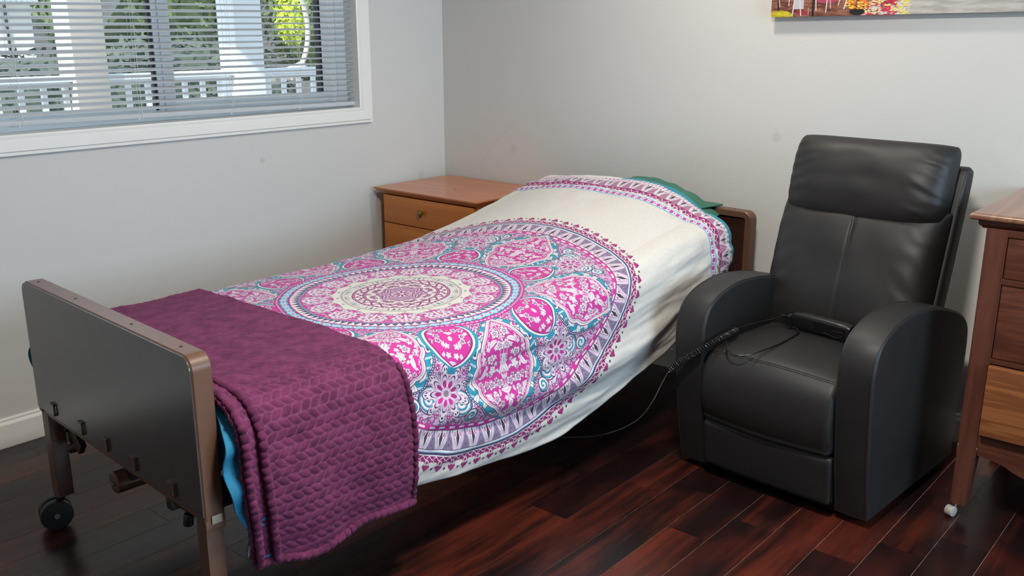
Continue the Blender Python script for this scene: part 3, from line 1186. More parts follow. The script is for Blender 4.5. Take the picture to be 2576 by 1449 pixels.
def endboard(name, x0, x1, ztop, panel_mat, facing, clips):
    """brown pan frame: top rail and two posts in one bent section, flush panel on the outer face"""
    root = None
    W0, W1 = -0.006, 0.921
    bm = bmesh.new()
    # frame path with rounded corners, swept with a 26 mm wide section
    R = 0.034
    out, inn = [], []
    wid = 0.024
    zb = 0.372
    def path(off):
        p = [(W0 + off, zb)]
        r = max(R - off, 0.004)
        for k in range(9):
            a = PI - k / 8 * PI / 2
            p.append((W0 + off + r + r * math.cos(a), ztop - off - r + r * math.sin(a)))
        for k in range(9):
            a = PI / 2 - k / 8 * PI / 2
            p.append((W1 - off - r + r * math.cos(a), ztop - off - r + r * math.sin(a)))
        p.append((W1 - off, zb))
        return p
    A, B = path(0.0), path(wid)
    bv = 0.0035
    A2 = path(bv)
    n = len(A)
    loops = []
    for (P, x) in ((A2, x0), (A, x0 + bv), (A, x1 - bv), (A2, x1), (B, x1), (B, x0)):
        loops.append([bm.verts.new((x, y, z)) for y, z in P])
    for i in range(6):
        a, b_ = loops[i], loops[(i + 1) % 6]
        for k in range(n - 1):
            bm.faces.new((a[k], a[k + 1], b_[k + 1], b_[k]))
    for k in (0, n - 1):
        bm.faces.new([l[k] for l in loops])
    # lower flange
    box(bm, x0 + 0.002, x1 - 0.004, W0 + wid, W1 - wid, zb - 0.004, zb + 0.016, 0.002)
    fr = obj(name, bm, M_brownmetal, bed, sharp=28)
    # panel
    bm = bmesh.new()
    if facing < 0:
        px0, px1 = x0 - 0.0022, x0 + 0.012
    else:
        px0, px1 = x0 + 0.010, x0 + 0.022
    P = path(0.0035 if facing < 0 else wid - 0.002)
    P[0] = (P[0][0], zb + 0.012); P[-1] = (P[-1][0], zb + 0.012)
    f = [bm.verts.new((px0, y, z)) for y, z in P]
    g = [bm.verts.new((px1, y, z)) for y, z in P]
    bm.faces.new(f); bm.faces.new(g[::-1])
    for k in range(len(P)):
        bm.faces.new((f[k], g[k], g[(k + 1) % len(P)], f[(k + 1) % len(P)]))
    obj('board_panel', bm, panel_mat, fr, sharp=28)
    for yv in (0.077, 0.309, 0.62, 0.86):
        bm = bmesh.new(); cyl(bm, ((x0 + x1) / 2, yv, ztop - 0.001), ((x0 + x1) / 2, yv, ztop + 0.0012), 0.0042, 0.0036, 14)
        cyl(bm, ((x0 + x1) / 2, yv, ztop + 0.0006), ((x0 + x1) / 2, yv, ztop + 0.0016), 0.0016, n=8)
        obj('screw', bm, M_darkmetal, fr)
    if clips:
        for yv in (0.799, 0.619, 0.472, 0.319, 0.129):
            bm = bmesh.new()
            box(bm, x0 - 0.0085, x0 - 0.0035, yv - 0.014, yv - 0.009, 0.394, 0.424, 0.0012)
            box(bm, x0 - 0.0085, x0 - 0.0020, yv - 0.014, yv + 0.012, 0.421, 0.427, 0.0012)
            box(bm, x0 - 0.0085, x0 - 0.0020, yv - 0.014, yv - 0.004, 0.392, 0.398, 0.0012)
            obj('clip', bm, M_brownmetal, fr)
    return fr


def leg(x0, x1, y0, y1, z0, z1, bracket_side, tape=False):
    bm = bmesh.new()
    box(bm, x0, x1, y0, y1, z0, z1, 0.0035)
    lg = obj('leg', bm, M_brownmetal, bed)
    if tape:
        bm = bmesh.new(); box(bm, x0 + 0.010, x1 - 0.008, y0 - 0.0135, y0 - 0.0125, z1 - 0.012, z1 + 0.008, 0.0004)
        obj('adhesive_tape', bm, plain('tape', lin(176, 160, 140), 0.25), lg)['label'] = 'shiny clear tape patch'
    return lg


def caster(x, y, lg, R=0.045):
    """twin-wheel caster under a leg, local parts of that leg"""
    bm = bmesh.new()
    ax = Vector((0.25, 1, 0)).normalized()
    c = Vector((x, y, R + 0.002))
    for s, r0 in ((-1, R), (1, R)):
        cc = c + ax * (s * 0.017)
        cyl(bm, cc - ax * 0.0125, cc + ax * 0.0125, r0, n=36, bev=0.005)
    w = obj('caster_wheel', bm, M_rubber, lg)
    bm = bmesh.new()
    for s in (-1, 1):
        cyl(bm, c + ax * (s * 0.029), c + ax * (s * 0.0315), 0.0085, n=6)
    cyl(bm, c - ax * 0.004, c + ax * 0.004, 0.02, n=18)
    o = obj('hub', bm, M_steel, lg)
    bm = bmesh.new()
    cyl(bm, (x + 0.005, y - 0.002, R), (x + 0.020, y - 0.012, 0.114), 0.010, 0.013, 16)
    box(bm, x + 0.002, x + 0.034, y - 0.030, y + 0.004, 0.100, 0.111, 0.002)
    obj('caster_stem', bm, M_darkmetal, lg)


fb = endboard('footboard', 0.0, 0.048, 0.753, M_panel, -1, True)
hb = endboard('headboard', 2.275, 2.323, 0.745, M_headpanel, 1, False)
for (x, sgn) in ((0.0, 1), (2.275, -1)):
    l1 = leg(x + 0.004, x + 0.046, 0.004, 0.046, 0.112, 0.376, 1, tape=(x == 0.0))
    caster(x + 0.018, 0.026, l1)
    l2 = leg(x + 0.002, x + 0.046, 0.868, 0.912, 0.112, 0.376, 1)
    caster(x + 0.006, 0.922, l2)
# outer sleeve where the lower leg slides into the post
bm = bmesh.new(); box(bm, 0.0, 0.048, -0.006, 0.020, 0.345, 0.374, 0.003); obj('leg_sleeve', bm, M_brownmetal, bed)
# deck: side rails, cross tubes, mesh deck, motor drum, crank, brackets
for yv in (0.050, 0.850):
    bm = bmesh.new(); box(bm, 0.05, 2.27, yv, yv + 0.030, 0.36, 0.405, 0.003)
    obj('side_rail', bm, M_darkmetal, bed)
for xv in (0.10, 0.75, 1.35, 1.95):
    bm = bmesh.new(); cyl(bm, (xv, 0.055, 0.375), (xv, 0.875, 0.375), 0.013, n=12); obj('cross_tube', bm, M_darkmetal, bed)
bm = bmesh.new()
for i in range(24):
    xx = 0.08 + i * 0.09
    box(bm, xx, xx + 0.030, 0.06, 0.87, 0.400, 0.406)
obj('deck_slats', bm, M_darkmetal, bed, smooth=False)
bm = bmesh.new(); cyl(bm, (0.055, 0.60, 0.236), (0.20, 0.60, 0.236), 0.031, n=28, bev=0.003)
dr = obj('motor_drum', bm, M_brownmetal, bed)
bm = bmesh.new(); cyl(bm, (0.048, 0.60, 0.236), (0.058, 0.60, 0.236), 0.007, n=12); obj('end_bolt', bm, M_steel, dr)
bm = bmesh.new(); box(bm, 0.085, 0.115, 0.555, 0.600, 0.245, 0.375, 0.004); obj('drum_bracket', bm, M_darkmetal, dr)
bm = bmesh.new()
box(bm, 0.040, 0.060, 0.13, 0.245, 0.318, 0.330, 0.003); box(bm, 0.034, 0.062, 0.225, 0.252, 0.300, 0.334, 0.004)
cyl(bm, (0.030, 0.140, 0.298), (0.034, 0.140, 0.328), 0.012, n=16, bev=0.003); cyl(bm, (0.05, 0.245, 0.32), (0.25, 0.30, 0.36), 0.008, n=10)
obj('crank_handle', bm, M_black, bed)
bm = bmesh.new()
box(bm, 0.050, 0.058, 0.800, 0.875, 0.270, 0.360, 0.002)
cyl(bm, (0.030, 0.845, 0.335), (0.055, 0.845, 0.335), 0.021, n=20, bev=0.003)
cyl(bm, (0.035, 0.825, 0.270), (0.060, 0.800, 0.282), 0.014, n=16)
M_ = Matrix.Translation((0.045, 0.80, 0.315)) @ Matrix.Rotation(math.radians(40), 4, 'X')
box(bm, -0.008, 0.008, -0.05, 0.05, -0.02, 0.02, 0.002, M=M_)
obj('corner_bracket', bm, M_darkmetal, bed)
bm = bmesh.new(); cyl(bm, (0.02, 0.93, 0.595), (0.03, 0.955, 0.597), 0.010, n=14, bev=0.003)
obj('side_knob', bm, M_darkmetal, bed)
bm = bmesh.new(); cyl(bm, (0.02, 0.90, 0.44), (0.03, 0.945, 0.44), 0.007, n=12, bev=0.002)
obj('side_knob', bm, M_darkmetal, bed)

# ---------------------------------------------------------------- cloth surfaces over the bed
def itp(xs, ys):
    xs, ys = np.array(xs), np.array(ys)
    # smooth (pchip-like) interpolation by fine linear + box filter
    gx = np.linspace(xs[0] - 0.1, xs[-1] + 0.1, 1500)
    gy = np.interp(gx, xs, ys)
    k = 61
    gy = np.convolve(np.pad(gy, k // 2, mode='edge'), np.ones(k) / k, 'valid')
    return lambda u: np.interp(u, gx, gy)


Zc = itp([0, .5, 1.0, 1.3, 1.5, 1.68, 1.8, 1.95, 2.1, 2.2, 2.3], [.628, .632, .637, .655, .695, .750, .785, .812, .838, .842, .79])
Zn = itp([0, .5, 1.0, 1.3, 1.5, 1.7, 1.9, 2.05, 2.2, 2.3], [.630, .638, .642, .650, .672, .706, .742, .764, .750, .72])
Zf = itp([0, 1.0, 1.4, 1.69, 1.95, 2.17, 2.3], [.608, .624, .645, .703, .765, .812, .80])
Hem = itp([0, .3, .55, .78, 1.0, 1.15, 1.3, 1.5, 1.7, 1.9, 2.1, 2.25], [.27, .27, .262, .232, .205, .204, .232, .285, .34, .43, .535, .60])
Vn = itp([0, 1.0, 1.6, 1.9, 2.1, 2.3], [-.045, -.050, -.050, -.045, -.035, 0.0])


def section(u, hem=None, out=0.0, far_hem=0.42):
    zc, zn, zf = float(Zc(u)), float(Zn(u)), float(Zf(u))
    vn = float(Vn(u)) - out
    vf = 0.965 + out
    zh = float(Hem(u)) if hem is None else hem
    pts = []
    # near hem -> shoulder
    R = min(0.098, (zn - zh) * 0.7)
    zs = zn - R
    for t in np.linspace(0, 1, 26):
        z = zh + (zs - zh) * t
        pts.append((vn - 0.012 * math.sin(PI * t) + 0.014 * (1 - t) ** 2, z))
    e = 2 / 2.25
    for k in range(1, 25):
        a = k / 24 * PI / 2
        pts.append((vn + R * 1.15 * (1 - math.cos(a) ** e), zs + R * math.sin(a) ** e))
    v0 = pts[-1][0]
    for t in np.linspace(0, 1, 60)[1:]:
        v = v0 + (0.875 - v0) * t
        if v < 0.46:
            q = (0.46 - v) / (0.46 - v0)
            z = zn + (zc - zn) * (1 - q ** 2.1)
        else:
            q = (v - 0.46) / (0.875 - 0.46)
            z = zf + (zc - zf) * (1 - q ** 2.1)
        pts.append((v, z))
    zf0 = pts[-1][1]
    for k in range(1, 20):
        a = k / 19 * PI / 2
        pts.append((0.875 + (vf - 0.875) * math.sin(a) ** e, zf0 - 0.085 * (1 - math.cos(a) ** e)))
    for t in np.linspace(0, 1, 20)[1:]:
        pts.append((vf, zf0 - 0.085 - (zf0 - 0.085 - far_hem) * t))
    P = np.array(pts)
    s = np.concatenate([[0], np.cumsum(np.hypot(*np.diff(P, axis=0).T))])
    i0 = np.argmin(np.abs(P[:, 0] - 0.46) + (P[:, 1] < zc - 0.05))
    s = s[i0] - s          # near side positive, 0 at the bed's centre line
    return P[:, 0], P[:, 1], s


UU = np.linspace(0.0, 2.32, 800)
UARC = np.concatenate([[0], np.cumsum(np.hypot(np.diff(UU), np.diff(Zc(UU))))])


def arc_u(u): return np.interp(u, UU, UARC)


def cloth(us, nv, hem=None, out=0.0, far_hem=0.42, s_lo=None, s_hi=None, lift=0.0):
    """grid (len(us), nv) of points and cloth coordinates"""
    P = np.zeros((len(us), nv, 3)); T = np.zeros((len(us), nv, 2))
    for i, u in enumerate(us):
        v, z, s = section(u, hem(u) if callable(hem) else hem, out, far_hem)
        hi = s[0] if s_hi is None else min(s[0], s_hi)
        lo = s[-1] if s_lo is None else max(s[-1], s_lo)
        g = np.linspace(hi, lo, nv)
        P[i, :, 0] = u
        P[i, :, 1] = np.interp(-g, -s, v)
        P[i, :, 2] = np.interp(-g, -s, z)
        T[i, :, 0] = arc_u(u)
        T[i, :, 1] = g
    if lift:
        n = grid_normals(P)
        n *= np.where(n[..., 2:3].mean() < 0, -1, 1)
        P = P + n * lift
    return P, T


def up_normals(P):
    n = grid_normals(P)
    if n[..., 2].mean() < 0: n = -n
    return n


def fbm(x, y, z=0.0):
    return vnoise_v(x, y, z) + 0.5 * vnoise_v(x * 2.1, y * 2.1, z + 5) + 0.25 * vnoise_v(x * 4.3, y * 4.3, z + 9)


# mattress with its teal fitted sheet
mt = thing('mattress', 'bed mattress in a teal fitted sheet, seen at the foot corner of the bed', 'mattress', BO, BR)
us = np.linspace(0.056, 2.10, 90)
nn = 64
P = np.zeros((len(us), nn, 3))
for i, u in enumerate(us):
    zt = float(Zc(u)) - 0.035 - 0.30 * max(0, (u - 1.84) / 0.35) ** 1
    endr = 0.03 * (1 - min(1, (u - 0.056) / 0.03)) ** 2
    zt = min(zt, float(Zn(u)) - 0.012) - endr
    zb = zt - 0.155 + 2 * endr
    for k in range(nn):
        a = 2 * PI * k / nn
        cx = np.sign(math.cos(a)) * abs(math.cos(a)) ** 0.28
        cz = np.sign(math.sin(a)) * abs(math.sin(a)) ** 0.45
        P[i, k] = (u, 0.458 + cx * (0.455 - endr), (zt + zb) / 2 + cz * (zt - zb) / 2)
P2 = np.concatenate([P, P[:, :1]], 1)
me = grid_mesh('fitted_sheet', P2)
bm = bmesh.new(); bm.from_mesh(me)
bmesh.ops.remove_doubles(bm, verts=bm.verts[:], dist=1e-5)
bmesh.ops.holes_fill(bm, edges=[e for e in bm.edges if e.is_boundary], sides=0)
obj('fitted_sheet', bm, M_teal, mt)

# bedspread
bs = thing('bedspread', 'white bedspread printed with a large magenta and teal medallion', 'bedspread', BO, BR)
us = np.concatenate([np.linspace(0.075, 0.60, 60), np.linspace(0.605, 2.150, 330)[0:]])
nv = 330
P, T = cloth(us, nv, s_lo=-0.62)
n = up_normals(P)
Us, Ss = T[..., 0], T[..., 1]
side = np.clip((Ss - 0.40) / 0.18, 0, 1)
headz = np.clip((Us - 1.75) / 0.25, 0, 1)
D = 0.0035 * fbm(Us * 3.2, Ss * 3.2, 1.0) * (1 - 0.3 * side)
# shallow tension creases running along the bed on the drop, ropey toward the hem
D += side * (0.011 * fbm(Us * 1.7 + Ss * 0.7, Ss * 9.0, 3.0) + 0.006 * fbm(Us * 2.6, Ss * 16.0, 4.0))
# fold across the flank below the medallion heart
D += 0.018 * side * np.exp(-((Ss - 0.63 - 0.10 * np.sin((Us - 0.5) * 1.8)) / 0.030) ** 2) * np.clip((Us - 0.55) * 5, 0, 1) * np.clip((1.9 - Us) * 2.5, 0, 1)
D -= 0.014 * side * np.exp(-((Ss - 0.695 - 0.10 * np.sin((Us - 0.5) * 1.8)) / 0.022) ** 2) * np.clip((Us - 0.55) * 5, 0, 1) * np.clip((1.7 - Us) * 2.5, 0, 1)
# soft diagonal folds where the raised head begins
D += 0.006 * np.clip((Us - 1.2) * 2, 0, 1) * np.sin((Us * 3.0 + Ss * 5.5) * 2.0 + 1.5 * vnoise_v(Us * 2, Ss * 2, 2.0)) * np.clip(Ss * 2 + 0.3, 0, 1) * 0.6
# bunched band near the head
D += headz * (0.006 * fbm(Us * 11.0, Ss * 6.5, 8.0) + 0.004 * np.sin(Us * 70 + 3 * vnoise_v(Us * 4, Ss * 5, 4.0)) * np.exp(-((Us - 2.02) / 0.08) ** 2))
D += 0.003 * fbm(Us * 9.0, Ss * 9.0, 12.0) * 0.5
P = P + n * D[..., None]
# head edge: wander a little
w = np.clip((us - 1.95) / 0.25, 0, 1)[:, None]
P[..., 0] += w * (0.018 * np.sin(Ss * 9.0 + 0.5) + 0.012 * vnoise_v(Ss * 6, Ss * 0 + 2.0)) - w * 0.035 * np.clip(Ss / 0.5, 0, 1.3) ** 2
me = grid_mesh('printed_cover', P, T)
o = link('printed_cover', me, [M_spread, M_tealedge], bs)
sm = o.modifiers.new('thickness', 'SOLIDIFY'); sm.thickness = 0.006; sm.offset = -1.0 if up_normals(P)[0, 0, 0] is None else -1.0
sm.material_offset = 1; sm.material_offset_rim = 1
# make sure the printed side faces up
if grid_normals(P)[..., 2].mean() < 0:
    me.flip_normals()
# teal lining showing at the foot corner, behind the footboard
us = np.linspace(0.0, 1.0, 40)
P = np.zeros((40, 120, 3))
for i, t in enumerate(us):
    v, z, s = section(0.06, 0.25, 0.0, 0.40)
    g = np.linspace(s[0], s[-1], 120)
    P[i, :, 1] = np.interp(-g, -s, v); P[i, :, 2] = np.interp(-g, -s, z) - 0.012
    near = np.clip(-(P[i, :, 1] - 0.05) * 12, 0, 1)
    hz = np.clip((0.62 - P[i, :, 2]) / 0.36, 0, 1)
    left = 0.056 + near * (-0.030 * np.sin(np.clip(hz * 1.25, 0, 1) * PI) + 0.030 * hz ** 2.2)
    far = np.clip((P[i, :, 1] - 0.90) * 14, 0, 1)
    left = left - far * 0.040 * np.sin(np.clip(hz * 1.6, 0, 1) * PI)
    P[i, :, 0] = left + t * 0.10
    P[i, :, 1] += near * (-0.010 * math.sin(t * PI * 0.5 + 0.6) + 0.008 * np.sin(hz * 22 + t * 3)) + far * (0.042 * (1 - t * 0.6) + 0.006 * np.sin(hz * 25))
me = grid_mesh('lining', P)
if grid_normals(P)[..., 2].mean() < 0: me.flip_normals()
o = link('lining', me, [M_teal], bs)
o['label'] = 'teal lining'
sm = o.modifiers.new('thickness', 'SOLIDIFY'); sm.thickness = 0.004

# ---------------------------------------------------------------- plum throw
bk = thing('throw_blanket', 'plum purple plush blanket with a leafy braid texture folded over the bed foot', 'blanket', BO, BR)
u0, u1 = 0.058, 0.512
nu, nv = 200, 640
hemf = lambda u: 0.236 + 0.012 * math.sin(u * 20) + 0.01 * (u > 0.4) * (u - 0.4) * 8
P, T = cloth(np.linspace(u0, u1, nu), nv, hem=hemf, out=0.012, far_hem=0.30)
n = up_normals(P)
P += n * 0.010
Us, Ss = T[..., 0], T[..., 1]
# the right-hand edge slants outward toward the hem, the left edge follows the footboard
drop = np.clip((Ss - 0.42) / 0.45, 0, 1.0)
frac = (P[..., 0] - u0) / (u1 - u0)
P[..., 0] += drop * (0.034 * frac + 0.030 * (1 - frac) * np.clip((Ss - 0.62) / 0.25, 0, 1)) + 0.006 * vnoise_v(Ss * 4, Ss * 0 + 1.0) * frac
# plump leaf rows, alternately slanted
rowh = 0.0212
jj = np.floor(Ss / rowh); fr_ = Ss / rowh - jj
sg = np.where(jj % 2 == 0, 1.0, -1.0)
ph = (Us + sg * (fr_ - 0.5) * 0.0160) / 0.0250 + (jj % 2) * 0.5
leaf = np.abs(np.sin(PI * ph)) ** 0.40 * np.abs(np.sin(PI * fr_)) ** 0.34
soft = 0.38 + 0.62 * np.clip((Ss - 0.30) / 0.2, 0, 1)
D = (0.0042 * leaf * soft) + 0.007 * fbm(Us * 3.0, Ss * 3.5, 2.0) + 0.004 * fbm(Us * 8, Ss * 7, 5.0)
D += 0.008 * np.clip((Ss - 0.45) * 6, 0, 1) * np.sin(Us * 26 + 2.0 * Ss + 1.0) * np.clip((Ss - 0.4) * 2.2, 0, 1)
n = up_normals(P)
P += n * D[..., None]
me = grid_mesh('plush_cloth', P, T)
at = me.attributes.new('pile_sheen', 'FLOAT', 'POINT')
at.data.foreach_set('value', (1 - (1 - leaf) * np.clip(0.25 + (Ss - 0.30) * 4, 0.25, 1)).reshape(-1).astype(np.float32))
if grid_normals(P)[..., 2].mean() < 0: me.flip_normals()
o = link('plush_cloth', me, [M_blanket], bk)
sm = o.modifiers.new('thickness', 'SOLIDIFY'); sm.thickness = 0.012; sm.offset = -1.0


def lumps(pts, r, step, name='lumpy_edge', parent=bk):
    pts = [np.array(p) for p in pts]
    L = np.concatenate([[0], np.cumsum([np.linalg.norm(b_ - a) for a, b_ in zip(pts[:-1], pts[1:])])])
    N = max(8, int(L[-1] / 0.0028))
    q = np.linspace(0, L[-1], N)
    A = np.array(pts)
    C = np.stack([np.interp(q, L, A[:, k]) for k in range(3)], 1)
    bm = bmesh.new()
    tube(bm, C, r, 12, rfun=lambda t: r * (0.62 + 0.42 * abs(math.sin(PI * (t * L[-1] / step + 0.25 * noise.noise(Vector((t * L[-1] * 30, 1, r * 900)))))) ** 0.6))
    for v in bm.verts:
        v.co += Vector((0.0015 * noise.noise(v.co * 60), 0.0015 * noise.noise(v.co * 60 + Vector((9, 0, 0))), 0.001 * noise.noise(v.co * 60 + Vector((0, 9, 0)))))
    o_ = obj(name, bm, M_blanket, parent)
    a_ = o_.data.attributes.new('pile_sheen', 'FLOAT', 'POINT')
    a_.data.foreach_set('value', np.ones(len(o_.data.vertices), np.float32) * 0.8)
    return o_


# hem (near side)
lumps(P[:, 0] + np.array([0, -0.004, 0.0]), 0.0105, 0.018)
# edge toward the medallion: slim roll
lumps(P[-1, 0:150:5] + np.array([0, -0.002, 0]), 0.0075, 0.022)
# turned-back edge by the footboard: two ribs
i0 = 0
edge = P[2, 0:250:5]
lumps([p + np.array([0.006, -0.010, 0]) for p in edge], 0.0100, 0.019)
edge = P[22, 0:215:5]
lumps([p + np.array([0.0, -0.012 + 0.002 * math.sin(i), 0]) for i, p in enumerate(edge)], 0.0100, 0.020)

# ---------------------------------------------------------------- green pillow under the head of the bedspread
pl = thing('pillow', 'green pillow peeking out from under the bedspread at the headboard', 'pillow', BO, BR)
nu, nv = 72, 72
def pillow_side(sgn):
    G = np.zeros((nu, nv, 3))
    for i in range(nu):
        for k in range(nv):
            a, b_ = -1 + 2 * i / (nu - 1), -1 + 2 * k / (nv - 1)
            x = 0.165 * a * (1 - 0.06 * b_ * b_)
            y = 0.355 * b_ * (1 - 0.05 * a * a)
            th = 0.062 * max(0.0, (1 - abs(a) ** 2.6)) ** 0.55 * max(0.0, (1 - abs(b_) ** 3.0)) ** 0.55
            G[i, k] = (x, y, sgn * th)
    return G
Gt, Gb = pillow_side(1), pillow_side(-1)
tilt = math.radians(-6)
def place(G):
    x, y, z = G[..., 0], G[..., 1], G[..., 2]
    X_ = 2.120 + x * math.cos(tilt) - z * math.sin(tilt)
    Z_ = 0.742 + z * math.cos(tilt) + x * math.sin(tilt) * -1 + 0.004 * fbm(x * 9, y * 9, 3.0)
    Y_ = 0.465 + y
    Z_ = Z_ - 0.045 * np.clip((0.30 - Y_) / 0.2, 0, 1) ** 1.5
    return np.stack([X_, Y_, Z_], -1)
bm = bmesh.new()
for G in (place(Gt), place(Gb)):
    m_ = grid_mesh('tmp', G); bm.from_mesh(m_); bpy.data.meshes.remove(m_)
bmesh.ops.remove_doubles(bm, verts=bm.verts[:], dist=2e-4)
obj('pillow_body', bm, M_green, pl)
# loose end of the pillowcase lying over the headboard
nu, nv = 24, 34
G = np.zeros((nu, nv, 3))
for i in range(nu):
    for k in range(nv):
        t, q = i / (nu - 1), k / (nv - 1)
        x = 2.178 + 0.125 * t + 0.006 * math.sin(q * 9)
        y = 0.50 - 0.345 * q + 0.02 * t * (q - 0.5) - 0.03 * t * q
        ridge = 0.826 + 0.006 * math.sin(q * 7) - 0.024 * q - 0.075 * max(0, (q - 0.55) / 0.45) ** 1.3
        z = ridge + 0.010 * t * (1 - t) * 4 - 0.016 * t * t + 0.006 * math.sin(q * 26 + t * 3) * q
        floorz = 0.752
        G[i, k] = (x, y, max(z - 0.055 * max(0, t - 0.6) * (1 - q), floorz + 0.002))
me = grid_mesh('pillowcase_end', G)
o = link('pillowcase_end', me, [M_green], pl)
sm = o.modifiers.new('thickness', 'SOLIDIFY'); sm.thickness = 0.006; sm.offset = 0

# ================================================================== nightstand
ns = thing('nightstand', 'orange maple nightstand with an overhanging top in the room corner', 'nightstand', (2.905, 2.965, 0))
HW = 0.283
bm = bmesh.new()
# top with an undercut (bevelled) edge: wide upper face, narrower lower face
tx0, tx1, ty0, ty1, zt = -0.040, 0.452, -0.318, 0.322, 0.710
up = [(tx0, ty0), (tx1, ty0), (tx1, ty1), (tx0, ty1)]
lo = [(tx0 + 0.026, ty0 + 0.022), (tx1 - 0.004, ty0 + 0.022), (tx1 - 0.004, ty1 - 0.022), (tx0 + 0.026, ty1 - 0.022)]
L1 = [bm.verts.new((x, y, zt)) for x, y in up]; L2 = [bm.verts.new((x, y, zt - 0.006)) for x, y in up]; L3 = [bm.verts.new((x, y, zt - 0.028)) for x, y in lo]
bm.faces.new(L1); bm.faces.new(L3[::-1])
for A, B in ((L1, L2), (L2, L3)):
    for k in range(4): bm.faces.new((A[k], B[k], B[(k + 1) % 4], A[(k + 1) % 4]))
bmesh.ops.bevel(bm, geom=bm.edges[:], offset=0.0012, segments=2, affect='EDGES')
obj('top', bm, M_mapletop, ns)
bm = bmesh.new()
box(bm, 0.004, 0.44, -HW, -HW + 0.018, 0.10, 0.682, 0.0015)
box(bm, 0.004, 0.44, HW - 0.018, HW, 0.10, 0.682, 0.0015)
box(bm, 0.004, 0.44, -HW + .018, HW - .018, 0.10, 0.118)
box(bm, 0.425, 0.44, -HW + .018, HW - .018, 0.118, 0.682)
obj('cabinet_body', bm, M_mapleside, ns)
for (z0, z1) in ((0.5515, 0.678), (0.418, 0.5475), (0.284, 0.414), (0.124, 0.280)):
    bm = bmesh.new(); box(bm, -0.018, 0.004, -HW + 0.001, HW - 0.001, z0, z1, 0.0018)
    dw = obj('drawer', bm, M_maple, ns)
    bm = bmesh.new()
    zc_ = (z0 + z1) / 2 + 0.004
    bmesh.ops.create_uvsphere(bm, u_segments=24, v_segments=14, radius=1.0)
    for v in bm.verts: v.co = Vector((-0.034 + v.co.x * 0.007, 0.030 + v.co.y * 0.0125 + v.co.z * 0.002, zc_ + v.co.z * 0.0165))
    cyl(bm, (-0.032, 0.030, zc_), (-0.017, 0.030, zc_), 0.006, 0.008, 16)
    obj('knob', bm, M_brass, dw)
for sy in (-1, 1):
    for xx in (0.03, 0.40):
        bm = bmesh.new(); cyl(bm, (xx, sy * (HW - 0.03), 0.0), (xx, sy * (HW - 0.03), 0.10), 0.011, 0.019, 16); obj('leg', bm, M_maple, ns)
bm = bmesh.new(); cyl(bm, (0.145, -0.02, 0.7095), (0.145, -0.02, 0.7106), 0.0045, n=10); obj('burn_mark', bm, M_gasket, ns)

# ================================================================== recliner
RA = math.radians(-4)
rc = thing('recliner', 'black faux leather recliner with curved arms and a padded headrest by the wall', 'recliner', (2.528, 0.810, 0), RA)
RW = 0.655


def loft_profile(bm, prof, y0, y1, er=0.016, inset=None, steps=5, crown=0.0):
    """closed (x,z) profile extruded along y with softly rounded ends"""
    P = np.array(prof)
    n = len(P)
    d = np.roll(P, -1, 0) - np.roll(P, 1, 0)
    nrm = np.stack([d[:, 1], -d[:, 0]], 1); nrm /= np.linalg.norm(nrm, axis=1, keepdims=True)
    area = 0.5 * np.sum(P[:, 0] * np.roll(P[:, 1], -1) - np.roll(P[:, 0], -1) * P[:, 1])
    if area < 0: nrm = -nrm
    st = []
    for k in range(steps + 1):
        a = k / steps * PI / 2
        st.append((y0 + er * (1 - math.sin(a)), er * (1 - math.cos(a))))
    st = st[::-1]
    st = [(y0 + er * (1 - math.cos(k / steps * PI / 2)), er * (1 - math.sin(k / steps * PI / 2))) for k in range(steps + 1)]
    mid = [(y0 + er + (y1 - y0 - 2 * er) * t, -crown * math.sin(PI * t)) for t in np.linspace(0, 1, 8)[1:-1]]
    en = [(y1 - (y - y0), i) for y, i in st[::-1]]
    rings = []
    for y, ins in st + mid + en:
        Q = P - nrm * ins
        rings.append([bm.verts.new((q[0], y, q[1])) for q in Q])
    for A, B in zip(rings[:-1], rings[1:]):
        for i in range(n):
            bm.faces.new((A[i], A[(i + 1) % n], B[(i + 1) % n], B[i]))
    bm.faces.new(rings[0]); bm.faces.new(rings[-1][::-1])
    return P


arm_ctrl = [(0.012, 0.030), (-0.020, 0.17), (-0.044, 0.33), (-0.056, 0.46), (-0.050, 0.525), (-0.026, 0.572), (0.020, 0.600), (0.085, 0.618), (0.17, 0.626), (0.28, 0.618), (0.40, 0.596), (0.52, 0.560), (0.600, 0.525), (0.640, 0.490), (0.655, 0.440), (0.657, 0.36), (0.650, 0.20), (0.640, 0.030)]
arm_prof = [tuple(p) for p in spline(arm_ctrl, 84)]
for (y0, y1) in ((0.0, 0.108), (RW - 0.108, RW)):
    bm = bmesh.new()
    loft_profile(bm, arm_prof, y0, y1, er=0.010, crown=0.003)
    arm = obj('armrest', bm, M_leather, rc, sharp=50)
    # welt seams following the arm's edges
    for yy in (y0 + 0.007, y1 - 0.007):
        bm = bmesh.new()
        pts = [(p[0] * 1.0, yy, p[1]) for p in spline(arm_ctrl[:-1], 90)]
        q = []
        for i, p in enumerate(pts):
            a = pts[max(i - 1, 0)]; b_ = pts[min(i + 1, len(pts) - 1)]
            t = Vector((b_[0] - a[0], 0, b_[2] - a[2])).normalized()
            nr = Vector((-t.z, 0, t.x))
            q.append(Vector(p) + nr * -0.0012)
        tube(bm, q, 0.0026, 6)
        obj('welt_seam', bm, M_leather, arm)
IY0, IY1 = 0.109, RW - 0.109
